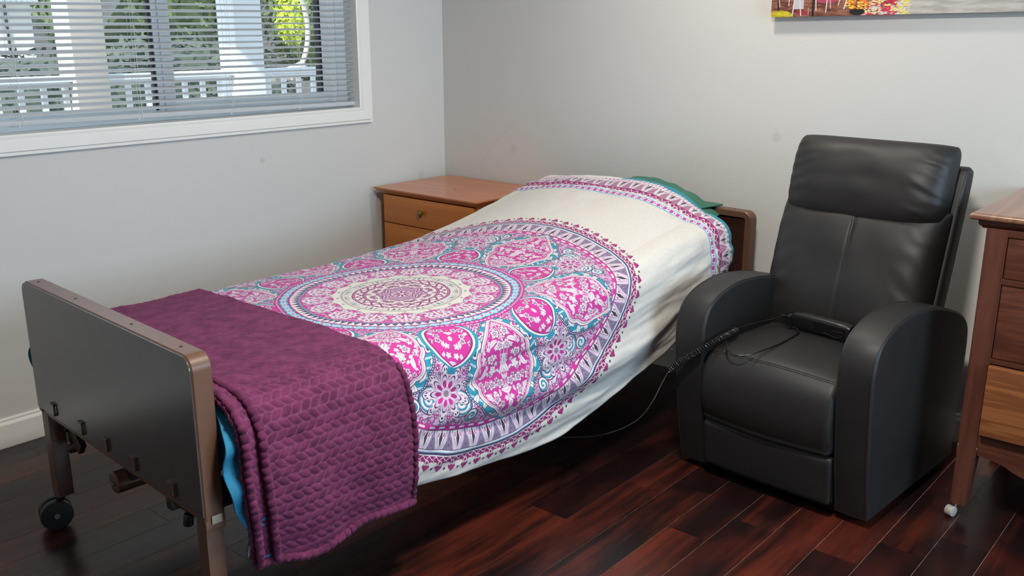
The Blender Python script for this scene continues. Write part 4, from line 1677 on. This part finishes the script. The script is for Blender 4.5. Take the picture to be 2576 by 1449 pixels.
# seat cushion
seat_ctrl = [(-0.018, 0.212), (-0.048, 0.235), (-0.066, 0.290), (-0.067, 0.350), (-0.056, 0.400), (-0.028, 0.434), (0.020, 0.449), (0.12, 0.456), (0.22, 0.455), (0.33, 0.450), (0.44, 0.445), (0.46, 0.40), (0.44, 0.26), (0.42, 0.215), (0.2, 0.205)]
seat_prof = [tuple(p) for p in spline(seat_ctrl, 90, closed=True)]
bm = bmesh.new(); loft_profile(bm, seat_prof, IY0, IY1, er=0.022, crown=0.012)
seat = obj('seat', bm, M_leather, rc, sharp=60)
bm = bmesh.new()
for dx in (0.0, 0.006):
    pts = []
    for t in np.linspace(0.02, 0.98, 44):
        yy = IY0 + (IY1 - IY0) * t
        e_ = 0.022 / (IY1 - IY0)
        tm = min(1, max(0, (t - e_) / (1 - 2 * e_)))
        ins = 0.012 * math.sin(PI * tm) - 0.022 * (1 - math.sqrt(max(0, 1 - max(0, 1 - min(t, 1 - t) / e_) ** 2)))
        pts.append((-0.0275 + dx - 0.62 * (ins + 0.0004), yy, 0.4345 + dx * 0.62 + 0.78 * (ins + 0.0004) + 0.0004 * math.sin(t * 90)))
    tube(bm, pts, 0.0012, 5)
obj('seat_stitching', bm, M_stitch, seat)
# footrest flap
fr_ctrl = [(-0.004, 0.052), (-0.018, 0.056), (-0.026, 0.10), (-0.034, 0.16), (-0.036, 0.195), (-0.022, 0.212), (0.0, 0.212), (0.03, 0.20), (0.04, 0.12), (0.03, 0.052)]
bm = bmesh.new(); loft_profile(bm, [tuple(p) for p in spline(fr_ctrl, 60, closed=True)], IY0 + .001, IY1 - .001, er=0.012, crown=0.004)
obj('footrest', bm, M_leather, rc, sharp=60)
bm = bmesh.new(); box(bm, 0.05, 0.62, 0.03, RW - 0.03, 0.006, 0.21, 0.004)
obj('base', bm, M_black, rc)
# back: frame coordinates lean backwards
BT = math.atan2(0.175, 0.62)


def back_pt(h, y, d):
    """h: height along the leaning back, d: toward the sitter"""
    return (0.400 + h * math.sin(BT) - d * math.cos(BT), y, 0.405 + h * math.cos(BT) + d * math.sin(BT))


CY, HWB = 0.326, 0.262


def cushion(name, h0, h1, hw, thick, base, puff_h, parent, seams=(), sag=0.0, n1=70, n2=80, wr=0.004, droop=0.0, seed=1.0, corner=0.0):
    F = np.zeros((n1, n2, 3)); Bk = np.zeros((n1, n2, 3))
    for i in range(n1):
        for k in range(n2):
            a, b_ = -1 + 2 * i / (n1 - 1), -1 + 2 * k / (n2 - 1)     # a: height, b: across
            ea = max(0.0, 1 - abs(a) ** puff_h) ** 0.5
            eb = max(0.0, 1 - abs(b_) ** 7) ** 0.5
            d = base + thick * ea * eb
            for s_ in seams:
                d -= 0.0045 * math.exp(-((b_ - s_) / 0.016) ** 2) * eb
            d += wr * eb * ea * noise.noise(Vector((a * 2.2, b_ * 2.4, seed)))
            # pulled wrinkles at the side seams
            d += 0.006 * ea * eb * max(0, abs(b_) - 0.55) * math.sin(a * 21 + abs(b_) * 14 + seed + 2 * noise.noise(Vector((a * 3, b_ * 3, 4))))
            h = h0 + (h1 - h0) * (a + 1) / 2
            h -= droop * (1 - b_ * b_) * max(0, -a) ** 2
            y = CY + hw * b_ * (1 - corner * abs(a) ** 9)
            hm = (h0 + h1) / 2
            h = hm + (h - hm) * (1 - corner * 0.8 * abs(b_) ** 9)
            F[i, k] = back_pt(h, y, d)
            Bk[i, k] = back_pt(h, y, base * 0.2)
    bm = bmesh.new()
    for G in (F, Bk):
        m_ = grid_mesh('tmp', G); bm.from_mesh(m_); bpy.data.meshes.remove(m_)
    # close the rim between front and rear sheets
    vs = list(bm.verts); N = n1 * n2
    def idx(i, k, off): return vs[off + i * n2 + k]
    rim = [(0, k) for k in range(n2)] + [(i, n2 - 1) for i in range(1, n1)] + [(n1 - 1, k) for k in range(n2 - 2, -1, -1)] + [(i, 0) for i in range(n1 - 2, 0, -1)]
    for (a, b_) in zip(rim, rim[1:] + rim[:1]):
        try: bm.faces.new((idx(*a, 0), idx(*b_, 0), idx(*b_, N), idx(*a, N)))
        except ValueError: pass
    return obj(name, bm, M_leather, parent, sharp=80)


bm = bmesh.new()
M_ = Matrix()
shell = [back_pt(h, 0, d) for h, d in ((-0.10, -0.01), (0.20, -0.01), (0.50, -0.012), (0.60, -0.018), (0.625, -0.035), (0.627, -0.055), (0.61, -0.078), (0.50, -0.085), (0.20, -0.085), (-0.10, -0.07))]
sp = [tuple(p) for p in spline([(p[0], p[2]) for p in shell], 60, closed=True)]
loft_profile(bm, sp, CY - 0.285, CY + 0.285, er=0.012)
obj('back_shell', bm, M_leather, rc, sharp=60)
bc = cushion('backrest', -0.02, 0.475, HWB + 0.012, 0.088, 0.006, 3.5, rc, seams=(-0.02,), seed=2.0)
bm = bmesh.new()
for s_ in (-1, 1):
    tube(bm, [Vector(back_pt(h, CY - 0.005 + s_ * 0.004, 0.0893 + 0.002 * math.sin(h * 8))) for h in np.linspace(0.06, 0.42, 30)], 0.0010, 5)
obj('back_stitching', bm, M_stitch, bc)
hr = cushion('headrest', 0.414, 0.681, HWB + 0.002, 0.088, 0.018, 2.7, rc, droop=0.026, seed=5.0, wr=0.006, corner=0.045)

# ---------------------------------------------------------------- hand control and its cord (bed remote)
rm = thing('bed_remote', 'black bed hand control with a coiled cord lying on the recliner seat', 'remote control', (0, 0, 0))
ang = math.atan2(-0.21, -0.03)
Mr = Matrix.Translation((2.824, 1.113, 0.4985)) @ Matrix.Rotation(ang, 4, 'Z') @ Matrix.Rotation(math.radians(16), 4, 'X') @ Matrix.Diagonal((1.0, 1.1, 1.2, 1.0))
bm = bmesh.new()
prof = [(-0.106, 0.010), (-0.100, 0.017), (-0.085, 0.0225), (-0.05, 0.0245), (0.0, 0.0245), (0.06, 0.023), (0.098, 0.021), (0.106, 0.018)]
rings = []
for (xx, hh) in prof:
    rg = []
    for k in range(28):
        a = 2 * PI * k / 28
        cx, sz = math.cos(a), math.sin(a)
        yy = math.copysign(abs(cx) ** 0.55, cx) * 0.0165 * min(1, hh / 0.020)
        zz = math.copysign(abs(sz) ** 0.5, sz) * hh
        rg.append(bm.verts.new(Mr @ Vector((xx, yy, zz))))
    rings.append(rg)
for A, B in zip(rings[:-1], rings[1:]):
    for k in range(28): bm.faces.new((A[k], A[(k + 1) % 28], B[(k + 1) % 28], B[k]))
bm.faces.new(rings[0]); bm.faces.new(rings[-1])
obj('handset_body', bm, M_black, rm, sharp=50)
# which side faces the camera: -x of the room
side = 1 if (Mr.to_3x3() @ Vector((0, 1, 0))).x < 0 else -1
bm = bmesh.new(); box(bm, -0.015, 0.092, 0.0145 * side - 0.002, 0.0145 * side + 0.003, -0.016, 0.013, 0.002, M=Mr)
obj('button_panel', bm, plain('glossy_black', (0.008, 0.009, 0.012), 0.12), rm)
bm = bmesh.new()
tube(bm, [Mr @ Vector((xx, 0.019 * side, zz)) for xx, zz in ((0.02, -0.008), (0.05, -0.015), (0.075, -0.013), (0.090, -0.002), (0.085, 0.004), (0.05, 0.004))], 0.0012, 6)
cyl(bm, Mr @ Vector((0.058, 0.017 * side, -0.002)), Mr @ Vector((0.058, 0.0185 * side, -0.002)), 0.0022, n=10)
obj('hanging_clip', bm, M_darkmetal, rm)
bm = bmesh.new()
p_end = Mr @ Vector((-0.104, 0, 0.0))
p2 = Mr @ Vector((-0.150, 0.0, -0.001))
tube(bm, [p_end, Mr @ Vector((-0.125, 0, 0.0)), p2], 0.0055, 10, rfun=lambda t: 0.0068 - 0.0025 * t)
box(bm, -0.122, -0.104, -0.012, 0.012, -0.020, 0.006, 0.003, M=Mr)
obj('strain_relief', bm, M_black, rm)
bm = bmesh.new()
cord_pts = [tuple(p2), (2.872, 1.262, 0.486), (2.820, 1.290, 0.482), (2.762, 1.312, 0.480), (2.705, 1.326, 0.479), (2.650, 1.324, 0.482)]
tube(bm, spline(cord_pts, 50), 0.0026, 8)
loop = [(2.812, 1.190, 0.474), (2.790, 1.172, 0.472), (2.720, 1.167, 0.471), (2.618, 1.171, 0.4705), (2.530, 1.187, 0.469), (2.486, 1.214, 0.463), (2.486, 1.250, 0.462), (2.512, 1.279, 0.466), (2.560, 1.305, 0.470)]
tube(bm, spline(loop, 60), 0.0026, 8)
obj('straight_cord', bm, M_black, rm)
cp = spline([(2.650, 1.322, 0.479), (2.600, 1.322, 0.478), (2.540, 1.327, 0.474), (2.500, 1.352, 0.452), (2.490, 1.392, 0.420), (2.486, 1.430, 0.388), (2.478, 1.458, 0.360)], 400)
A_ = np.array(cp); L_ = np.concatenate([[0], np.cumsum(np.linalg.norm(np.diff(A_, axis=0), axis=1))])
turns = 38
NP = turns * 14
pts = []
for i in range(NP):
    q = i / (NP - 1) * L_[-1]
    c = Vector([np.interp(q, L_, A_[:, k]) for k in range(3)])
    c2 = Vector([np.interp(min(q + 0.004, L_[-1]), L_, A_[:, k]) for k in range(3)])
    c1 = Vector([np.interp(max(q - 0.004, 0), L_, A_[:, k]) for k in range(3)])
    t = (c2 - c1).normalized()
    a = Vector((0, 0, 1)).cross(t).normalized(); b_ = t.cross(a)
    ph = 2 * PI * turns * i / (NP - 1)
    pts.append(c + (a * math.cos(ph) + b_ * math.sin(ph)) * 0.0090)
bm = bmesh.new(); tube(bm, pts, 0.0026, 6)
obj('coiled_cord', bm, M_black, rm)
bm = bmesh.new()
tail = [(2.478, 1.462, 0.352), (2.474, 1.480, 0.310), (2.455, 1.500, 0.250), (2.457, 1.546, 0.180), (2.452, 1.617, 0.120), (2.466, 1.725, 0.060), (2.460, 1.835, 0.024), (2.44, 1.95, 0.006), (2.42, 2.15, 0.005)]
tube(bm, spline(tail, 80), 0.0018, 6)
obj('cord_tail', bm, plain('grey_cord', (0.06, 0.06, 0.065), 0.45), rm)

# ================================================================== dresser
dr = thing('dresser', 'dark oak dresser with a paler lower drawer and small casters beside the recliner', 'dresser', (2.790, 0.661, 0))
# local: x into the room wall, y negative = along the front to the right
DW = 1.12
bm = bmesh.new()
def slab(bm, x0, x1, y0, y1, levels):
    rings = []
    for (ins, z) in levels:
        rings.append([bm.verts.new(c) for c in ((x0 + ins, y0 + ins, z), (x1, y0 + ins, z), (x1, y1 - ins, z), (x0 + ins, y1 - ins, z))])
    for A, B in zip(rings[:-1], rings[1:]):
        for k in range(4): bm.faces.new((A[k], A[(k + 1) % 4], B[(k + 1) % 4], B[k]))
    bm.faces.new(rings[0]); bm.faces.new(rings[-1])
slab(bm, -0.020, 0.565, -DW - 0.035, 0.042, [(0.004, 0.904), (0.000, 0.908), (-0.001, 0.914), (0.001, 0.919), (0.005, 0.9225), (0.008, 0.923)])
obj('top', bm, M_oaktop, dr, sharp=50)
bm = bmesh.new()
slab(bm, -0.004, 0.560, -DW - 0.018, 0.022, [(0.010, 0.880), (0.009, 0.884), (0.003, 0.888), (0.000, 0.894), (0.000, 0.900), (0.004, 0.904)])
obj('top_molding', bm, M_oak, dr, sharp=50)
for (yy) in (-0.055, -DW):
    for xx in (0.0, 0.495):
        bm = bmesh.new()
        rr = []
        for z, s_ in ((0.045, 0.012), (0.20, 0.003), (0.235, 0.0), (0.882, 0.0)):
            in_y0 = s_ if yy < -0.5 else s_ * 1.2
            y0_, y1_ = (yy + (s_ if yy > -0.5 else 0), yy + 0.055 - (s_ if yy < -0.5 else 0))
            rr.append([bm.verts.new(c) for c in ((xx, y0_, z), (xx + 0.055, y0_, z), (xx + 0.055, y1_, z), (xx, y1_, z))])
        for A, B in zip(rr[:-1], rr[1:]):
            for k in range(4): bm.faces.new((A[k], A[(k + 1) % 4], B[(k + 1) % 4], B[k]))
        bm.faces.new(rr[0]); bm.faces.new(rr[-1])
        bmesh.ops.bevel(bm, geom=[e for e in bm.edges if abs(e.verts[0].co.z - e.verts[1].co.z) > 0.1], offset=0.004, segments=2, affect='EDGES')
        lg = obj('leg', bm, M_oakpost, dr)
        bm = bmesh.new()
        cx, cy = xx + 0.006, yy + 0.050
        cyl(bm, (cx - 0.004, cy - 0.011, 0.0165), (cx + 0.004, cy + 0.011, 0.0165), 0.0160, n=24, bev=0.002)
        obj('caster_wheel', bm, plain('chalky_wheel', lin(176, 168, 160), 0.5) if 'chalky_wheel' not in bpy.data.materials else bpy.data.materials['chalky_wheel'], lg)
        bm = bmesh.new(); cyl(bm, (cx + 0.010, cy - 0.006, 0.022), (cx + 0.018, cy - 0.010, 0.048), 0.004, n=10); obj('caster_stem', bm, M_steel, lg)
for yy in (-0.050, -DW + 0.040):
    bm = bmesh.new(); box(bm, 0.055, 0.495, yy, yy + 0.012, 0.225, 0.882, 0.001); obj('side_panel', bm, M_oak, dr)
bm = bmesh.new(); box(bm, 0.53, 0.545, -DW + 0.055, -0.055, 0.225, 0.882); obj('back_panel', bm, M_oak, dr)
for z0, z1 in ((0.862, 0.882), (0.728, 0.744), (0.497, 0.511), (0.270, 0.284)):
    bm = bmesh.new(); box(bm, 0.004, 0.060, -DW + 0.055, -0.055, z0, z1, 0.001); obj('front_rail', bm, M_oak, dr)
for (z0, z1, xo, mt_) in ((0.746, 0.860, 0.008, M_oak), (0.513, 0.726, 0.008, M_oak), (0.286, 0.495, -0.020, M_oaklight)):
    bm = bmesh.new(); box(bm, xo, xo + 0.022, -DW + 0.057, -0.057, z0, z1, 0.002)
    box(bm, xo + 0.022, xo + 0.40, -DW + 0.075, -0.075, z0 + 0.008, z1 - 0.03)
    d_ = obj('drawer', bm, mt_, dr)
    if xo < 0: d_['label'] = 'paler drawer left slightly open'
    for yy in (-0.28, -0.84):
        bm = bmesh.new(); zc_ = (z0 + z1) / 2
        tube(bm, [(xo - 0.001, yy + 0.045, zc_), (xo - 0.02, yy + 0.043, zc_ - 0.004), (xo - 0.024, yy + 0.02, zc_ - 0.012), (xo - 0.024, yy - 0.02, zc_ - 0.012), (xo - 0.02, yy - 0.043, zc_ - 0.004), (xo - 0.001, yy - 0.045, zc_)], 0.004, 8)
        obj('pull', bm, M_brass, d_)
# scalloped apron
bm = bmesh.new()
N = 80
rr = []
for i in range(N + 1):
    t = i / N
    y = -0.055 - (DW - 0.11) * t
    q = min(t, 1 - t) * (DW - 0.11)
    zb = 0.212 - 0.012 * min(1, q / 0.10) - (0.022 * 0.5 * (1 - math.cos(min(1, max(0, (q - 0.05) / 0.09)) * PI))) + 0.03 * max(0, min(1, (q - 0.20) / 0.15))
    rr.append([bm.verts.new(c) for c in ((0.006, y, zb), (0.006, y, 0.270), (0.026, y, 0.270), (0.026, y, zb))])
for A, B in zip(rr[:-1], rr[1:]):
    for k in range(4): bm.faces.new((A[k], A[(k + 1) % 4], B[(k + 1) % 4], B[k]))
bm.faces.new(rr[0]); bm.faces.new(rr[-1])
obj('apron', bm, M_oak, dr)

# ================================================================== outside, seen through the blind
M_porchwhite = plain('porch_white_paint', lin(226, 232, 238), 0.5, var=0.02)
M_beige = plain('beige_siding', lin(176, 170, 164), 0.8)
M_deck = plain('deck_boards', lin(150, 140, 132), 0.8, var=0.15)
M_conc = plain('sunlit_concrete', lin(224, 220, 212), 0.9)
M_hedge = plain('hedge_leaves', (0.075, 0.098, 0.072), 0.8, var=0.7, scale=9)
M_leaf = plain('tree_leaves', (0.10, 0.14, 0.06), 0.8, var=0.6, scale=6)
M_lime = plain('lime_leaves', (0.40, 0.50, 0.05), 0.8, var=0.3, scale=9)
M_terra = plain('terracotta', lin(206, 118, 92), 0.8)
M_greyhouse = plain('grey_house_siding', lin(112, 108, 110), 0.8)
M_roofm = plain('roof_shingles', (0.10, 0.10, 0.10), 0.9)
M_bark = plain('bark', lin(96, 84, 72), 0.9, var=0.3)

bm = bmesh.new(); box(bm, -6, 20, YL + 0.14, 40, -0.40, -0.30); struct('ground', bm, M_conc, smooth=False)
bm = bmesh.new(); box(bm, -3, 7, YL + 0.14, 5.72, -0.30, -0.04)
tag(obj('porch_deck', bm, M_deck, smooth=False), kind='structure')
bm = bmesh.new(); box(bm, 2.3, 7, YL + 0.14, 5.75, 2.50, 2.62)  # unseen roof, its length shaped so sun reaches the posts
tag(obj('porch_roof', bm, M_porchwhite, smooth=False), kind='structure')
PYr = 5.60
rl = thing('porch_railing', 'white porch railing with square balusters outside the window', 'railing', (0, 0, 0))
for (z0, z1, hw) in ((1.085, 1.118, 0.030), (1.118, 1.150, 0.062), (0.12, 0.17, 0.028)):
    bm = bmesh.new(); box(bm, -1.5, 6.0, PYr - hw, PYr + hw, z0, z1, 0.003); obj('rail', bm, M_porchwhite, rl)
xb = 0.52
proto = None
while xb < 5.2:
    if not (3.62 < xb < 3.90 or 2.58 < xb < 2.86):
        if proto is None:
            bm = bmesh.new(); box(bm, -0.014, 0.014, -0.014, 0.014, 0.16, 1.09, 0.002); proto = obj('baluster', bm, M_porchwhite, rl, loc=(xb, PYr, 0))
        else:
            c = proto.copy(); COL.objects.link(c); c.location = (xb, PYr, 0); c.parent = rl
    xb += 0.1275


def porch_post(x0, x1, mat, label, braces):
    t = thing('porch_post', label, 'post', ((x0 + x1) / 2, PYr, 0), group=None)
    h = (x1 - x0) / 2
    bm = bmesh.new(); box(bm, -h, h, -0.10, 0.10, -0.04, 2.50, 0.004); obj('shaft', bm, mat, t)
    for s_ in braces:
        bm = bmesh.new()
        M_ = Matrix.Translation((s_ * 0.42, 0, 1.86)) @ Matrix.Rotation(s_ * math.radians(38), 4, 'Y')
        box(bm, -0.045, 0.045, -0.03, 0.03, -0.52, 0.62, 0.003, M=M_)
        obj('brace', bm, mat, t)
    return t


porch_post(2.58, 2.78, M_beige, 'beige wooden porch post with slanting braces, at the left of the window', (1,))
porch_post(3.66, 3.87, M_porchwhite, 'white square porch post behind the right window sash', ())
# hanging curved white chair frame on the porch, right pane
hc = thing('egg_chair', 'pale curved frame of a hanging porch chair behind the right window pane', 'chair', (4.72, 6.5, 0))
bm = bmesh.new()
tube(bm, [(0.30 * math.sin(a) * (1 if a < PI else 1), 0, 1.42 + 0.42 * -math.cos(a)) for a in np.linspace(0.35, 2 * PI - 0.35, 40)], 0.022, 10)
obj('hoop', bm, M_beige, hc)
bm = bmesh.new(); tube(bm, [(0.0, 0, 1.90), (0, 0, 2.5)], 0.012, 8); obj('hanging_rope', bm, M_cord, hc)
bm = bmesh.new(); tube(bm, [(-0.26, 0, 1.12), (-0.1, 0.18, 1.02), (0.1, 0.18, 1.02), (0.26, 0, 1.12)], 0.05, 10); obj('seat', bm, M_beige, hc)


def shrub(name, label, cat, loc, rx, ry, rz, mat, n=420, leaf=0.07, seed=1, trunk=0.0, group=None):
    r_ = random.Random(seed)
    t = thing(name, label, cat, loc, group=group)
    bm = bmesh.new()
    bmesh.ops.create_icosphere(bm, subdivisions=3, radius=1.0)
    for v in bm.verts:
        k = 1 + 0.22 * noise.noise(v.co * 2.2 + Vector((seed, 0, 0))) + 0.10 * noise.noise(v.co * 6)
        v.co = Vector((v.co.x * rx * k * .9, v.co.y * ry * k * .9, trunk + rz + v.co.z * rz * k * .92))
    for i in range(n):
        d = Vector((r_.gauss(0, 1), r_.gauss(0, 1), r_.gauss(0, 1))).normalized()
        k = 1 + 0.22 * noise.noise(d * 2.2 + Vector((seed, 0, 0)))
        c = Vector((d.x * rx * k, d.y * ry * k, trunk + rz + d.z * rz * k))
        a = Vector((r_.uniform(-1, 1), r_.uniform(-1, 1), r_.uniform(-1, 1))).normalized()
        b_ = a.cross(d).normalized() if a.cross(d).length > .01 else Vector((1, 0, 0))
        s_ = leaf * r_.uniform(0.6, 1.3)
        vs = [bm.verts.new(c + a * s_), bm.verts.new(c + b_ * s_ * 0.5), bm.verts.new(c - a * s_), bm.verts.new(c - b_ * s_ * 0.5)]
        bm.faces.new(vs)
    obj('foliage', bm, mat, t, smooth=False)
    if trunk > 0:
        bm = bmesh.new(); tube(bm, [(0, 0, 0), (0.05, 0, trunk * .5), (0, 0.05, trunk + rz * 0.6)], 0.09, 8, rfun=lambda q: 0.10 - 0.04 * q); obj('trunk', bm, M_bark, t)
    return t


GZ = -0.30
shrub('hedge', 'dark green hedge behind the porch railing at the left', 'hedge', (4.6, 11.0, GZ), 2.2, 0.6, 0.72, M_hedge, 1400, 0.08, 3)
shrub('hedge', 'dark green hedge between the two porch posts', 'hedge', (7.4, 12.5, GZ), 1.9, 0.7, 0.80, M_hedge, 1200, 0.08, 4)
shrub('lime_shrub', 'bright lime green shrub beyond the right window pane', 'shrub', (7.62, 10.2, GZ + 1.55), 0.17, 0.2, 0.30, M_lime, 500, 0.05, 5)
shrub('lime_shrub', 'low lime green bush behind the balusters at the right', 'shrub', (5.75, 8.4, GZ), 0.55, 0.45, 0.46, M_lime, 500, 0.05, 6)
shrub('tree', 'tall dark tree beyond the porch, left of the white post', 'tree', (8.3, 15.5, GZ), 1.6, 1.2, 1.5, M_leaf, 1500, 0.13, 7, trunk=0.8)
shrub('tree', 'green tree seen through the right window pane', 'tree', (12.2, 15.0, GZ), 1.3, 1.2, 1.4, M_leaf, 1400, 0.12, 8, trunk=0.7)
# neighbouring house and shed
hs = thing('neighbor_house', 'grey neighbouring house wall with white trimmed windows beyond the porch', 'house', (11.8, 19.0, GZ))
bm = bmesh.new(); box(bm, -5.0, 4.0, 0, 3.0, 0, 2.75)
obj('wall', bm, M_greyhouse, hs, smooth=False)
bm = bmesh.new()
vs = [bm.verts.new(c) for c in ((-5.3, -0.4, 2.7), (4.3, -0.4, 2.7), (4.3, 3.4, 2.7), (-5.3, 3.4, 2.7), (-5.3, 1.5, 4.0), (4.3, 1.5, 4.0))]
for f in ((0, 1, 5, 4), (2, 3, 4, 5), (0, 4, 3), (1, 2, 5), (0, 3, 2, 1)): bm.faces.new([vs[i] for i in f])
obj('roof', bm, M_roofm, hs, smooth=False)
for wx in (-3.2, -0.4, 2.2):
    bm = bmesh.new(); ring_frame(bm, wx, wx + 1.1, 1.1, 2.1, -0.05, 0.02, 0.08); w_ = obj('window', bm, M_porchwhite, hs)
    bm = bmesh.new(); box(bm, wx + .08, wx + 1.02, -0.02, -0.01, 1.18, 2.02); obj('pane', bm, M_glass, w_, smooth=False)
sh = thing('garden_shed', 'sunlit white panelled shed with a ribbed roof at the far left of the window', 'shed', (4.55, 13.5, GZ))
bm = bmesh.new(); box(bm, -1.4, 1.28, 0, 1.8, 0, 2.06); obj('wall', bm, M_conc, sh, smooth=False)
bm = bmesh.new()
for k in range(40):
    x = -1.5 + k * 0.072
    cyl(bm, (x, -0.14, 2.08), (x, 2.0, 2.75), 0.030, n=8)
obj('ribbed_roof', bm, M_porchwhite, sh)
for x in (-0.9, 0.02, 0.93):
    bm = bmesh.new(); box(bm, x, x + 0.028, -0.02, 0.0, 0.1, 2.04); obj('panel_joint', bm, M_gasket, sh, smooth=False)
for i, (x, y, lab) in enumerate(((3.02, 6.9, 'terracotta flower pot behind the balusters, the left one'), (3.72, 7.6, 'terracotta flower pot behind the balusters, nearer the middle post'))):
    t = thing('flower_pot', lab, 'flower pot', (x, y, GZ))
    bm = bmesh.new(); cyl(bm, (0, 0, 0.62), (0, 0, 1.02), 0.085, 0.12, 20, bev=0.004); cyl(bm, (0, 0, 0.98), (0, 0, 1.05), 0.13, n=20, bev=0.004)
    obj('pot', bm, M_terra, t)
    bm = bmesh.new(); box(bm, -0.14, 0.14, -0.14, 0.14, 0.0, 0.62, 0.01); obj('plinth', bm, M_bark, t)
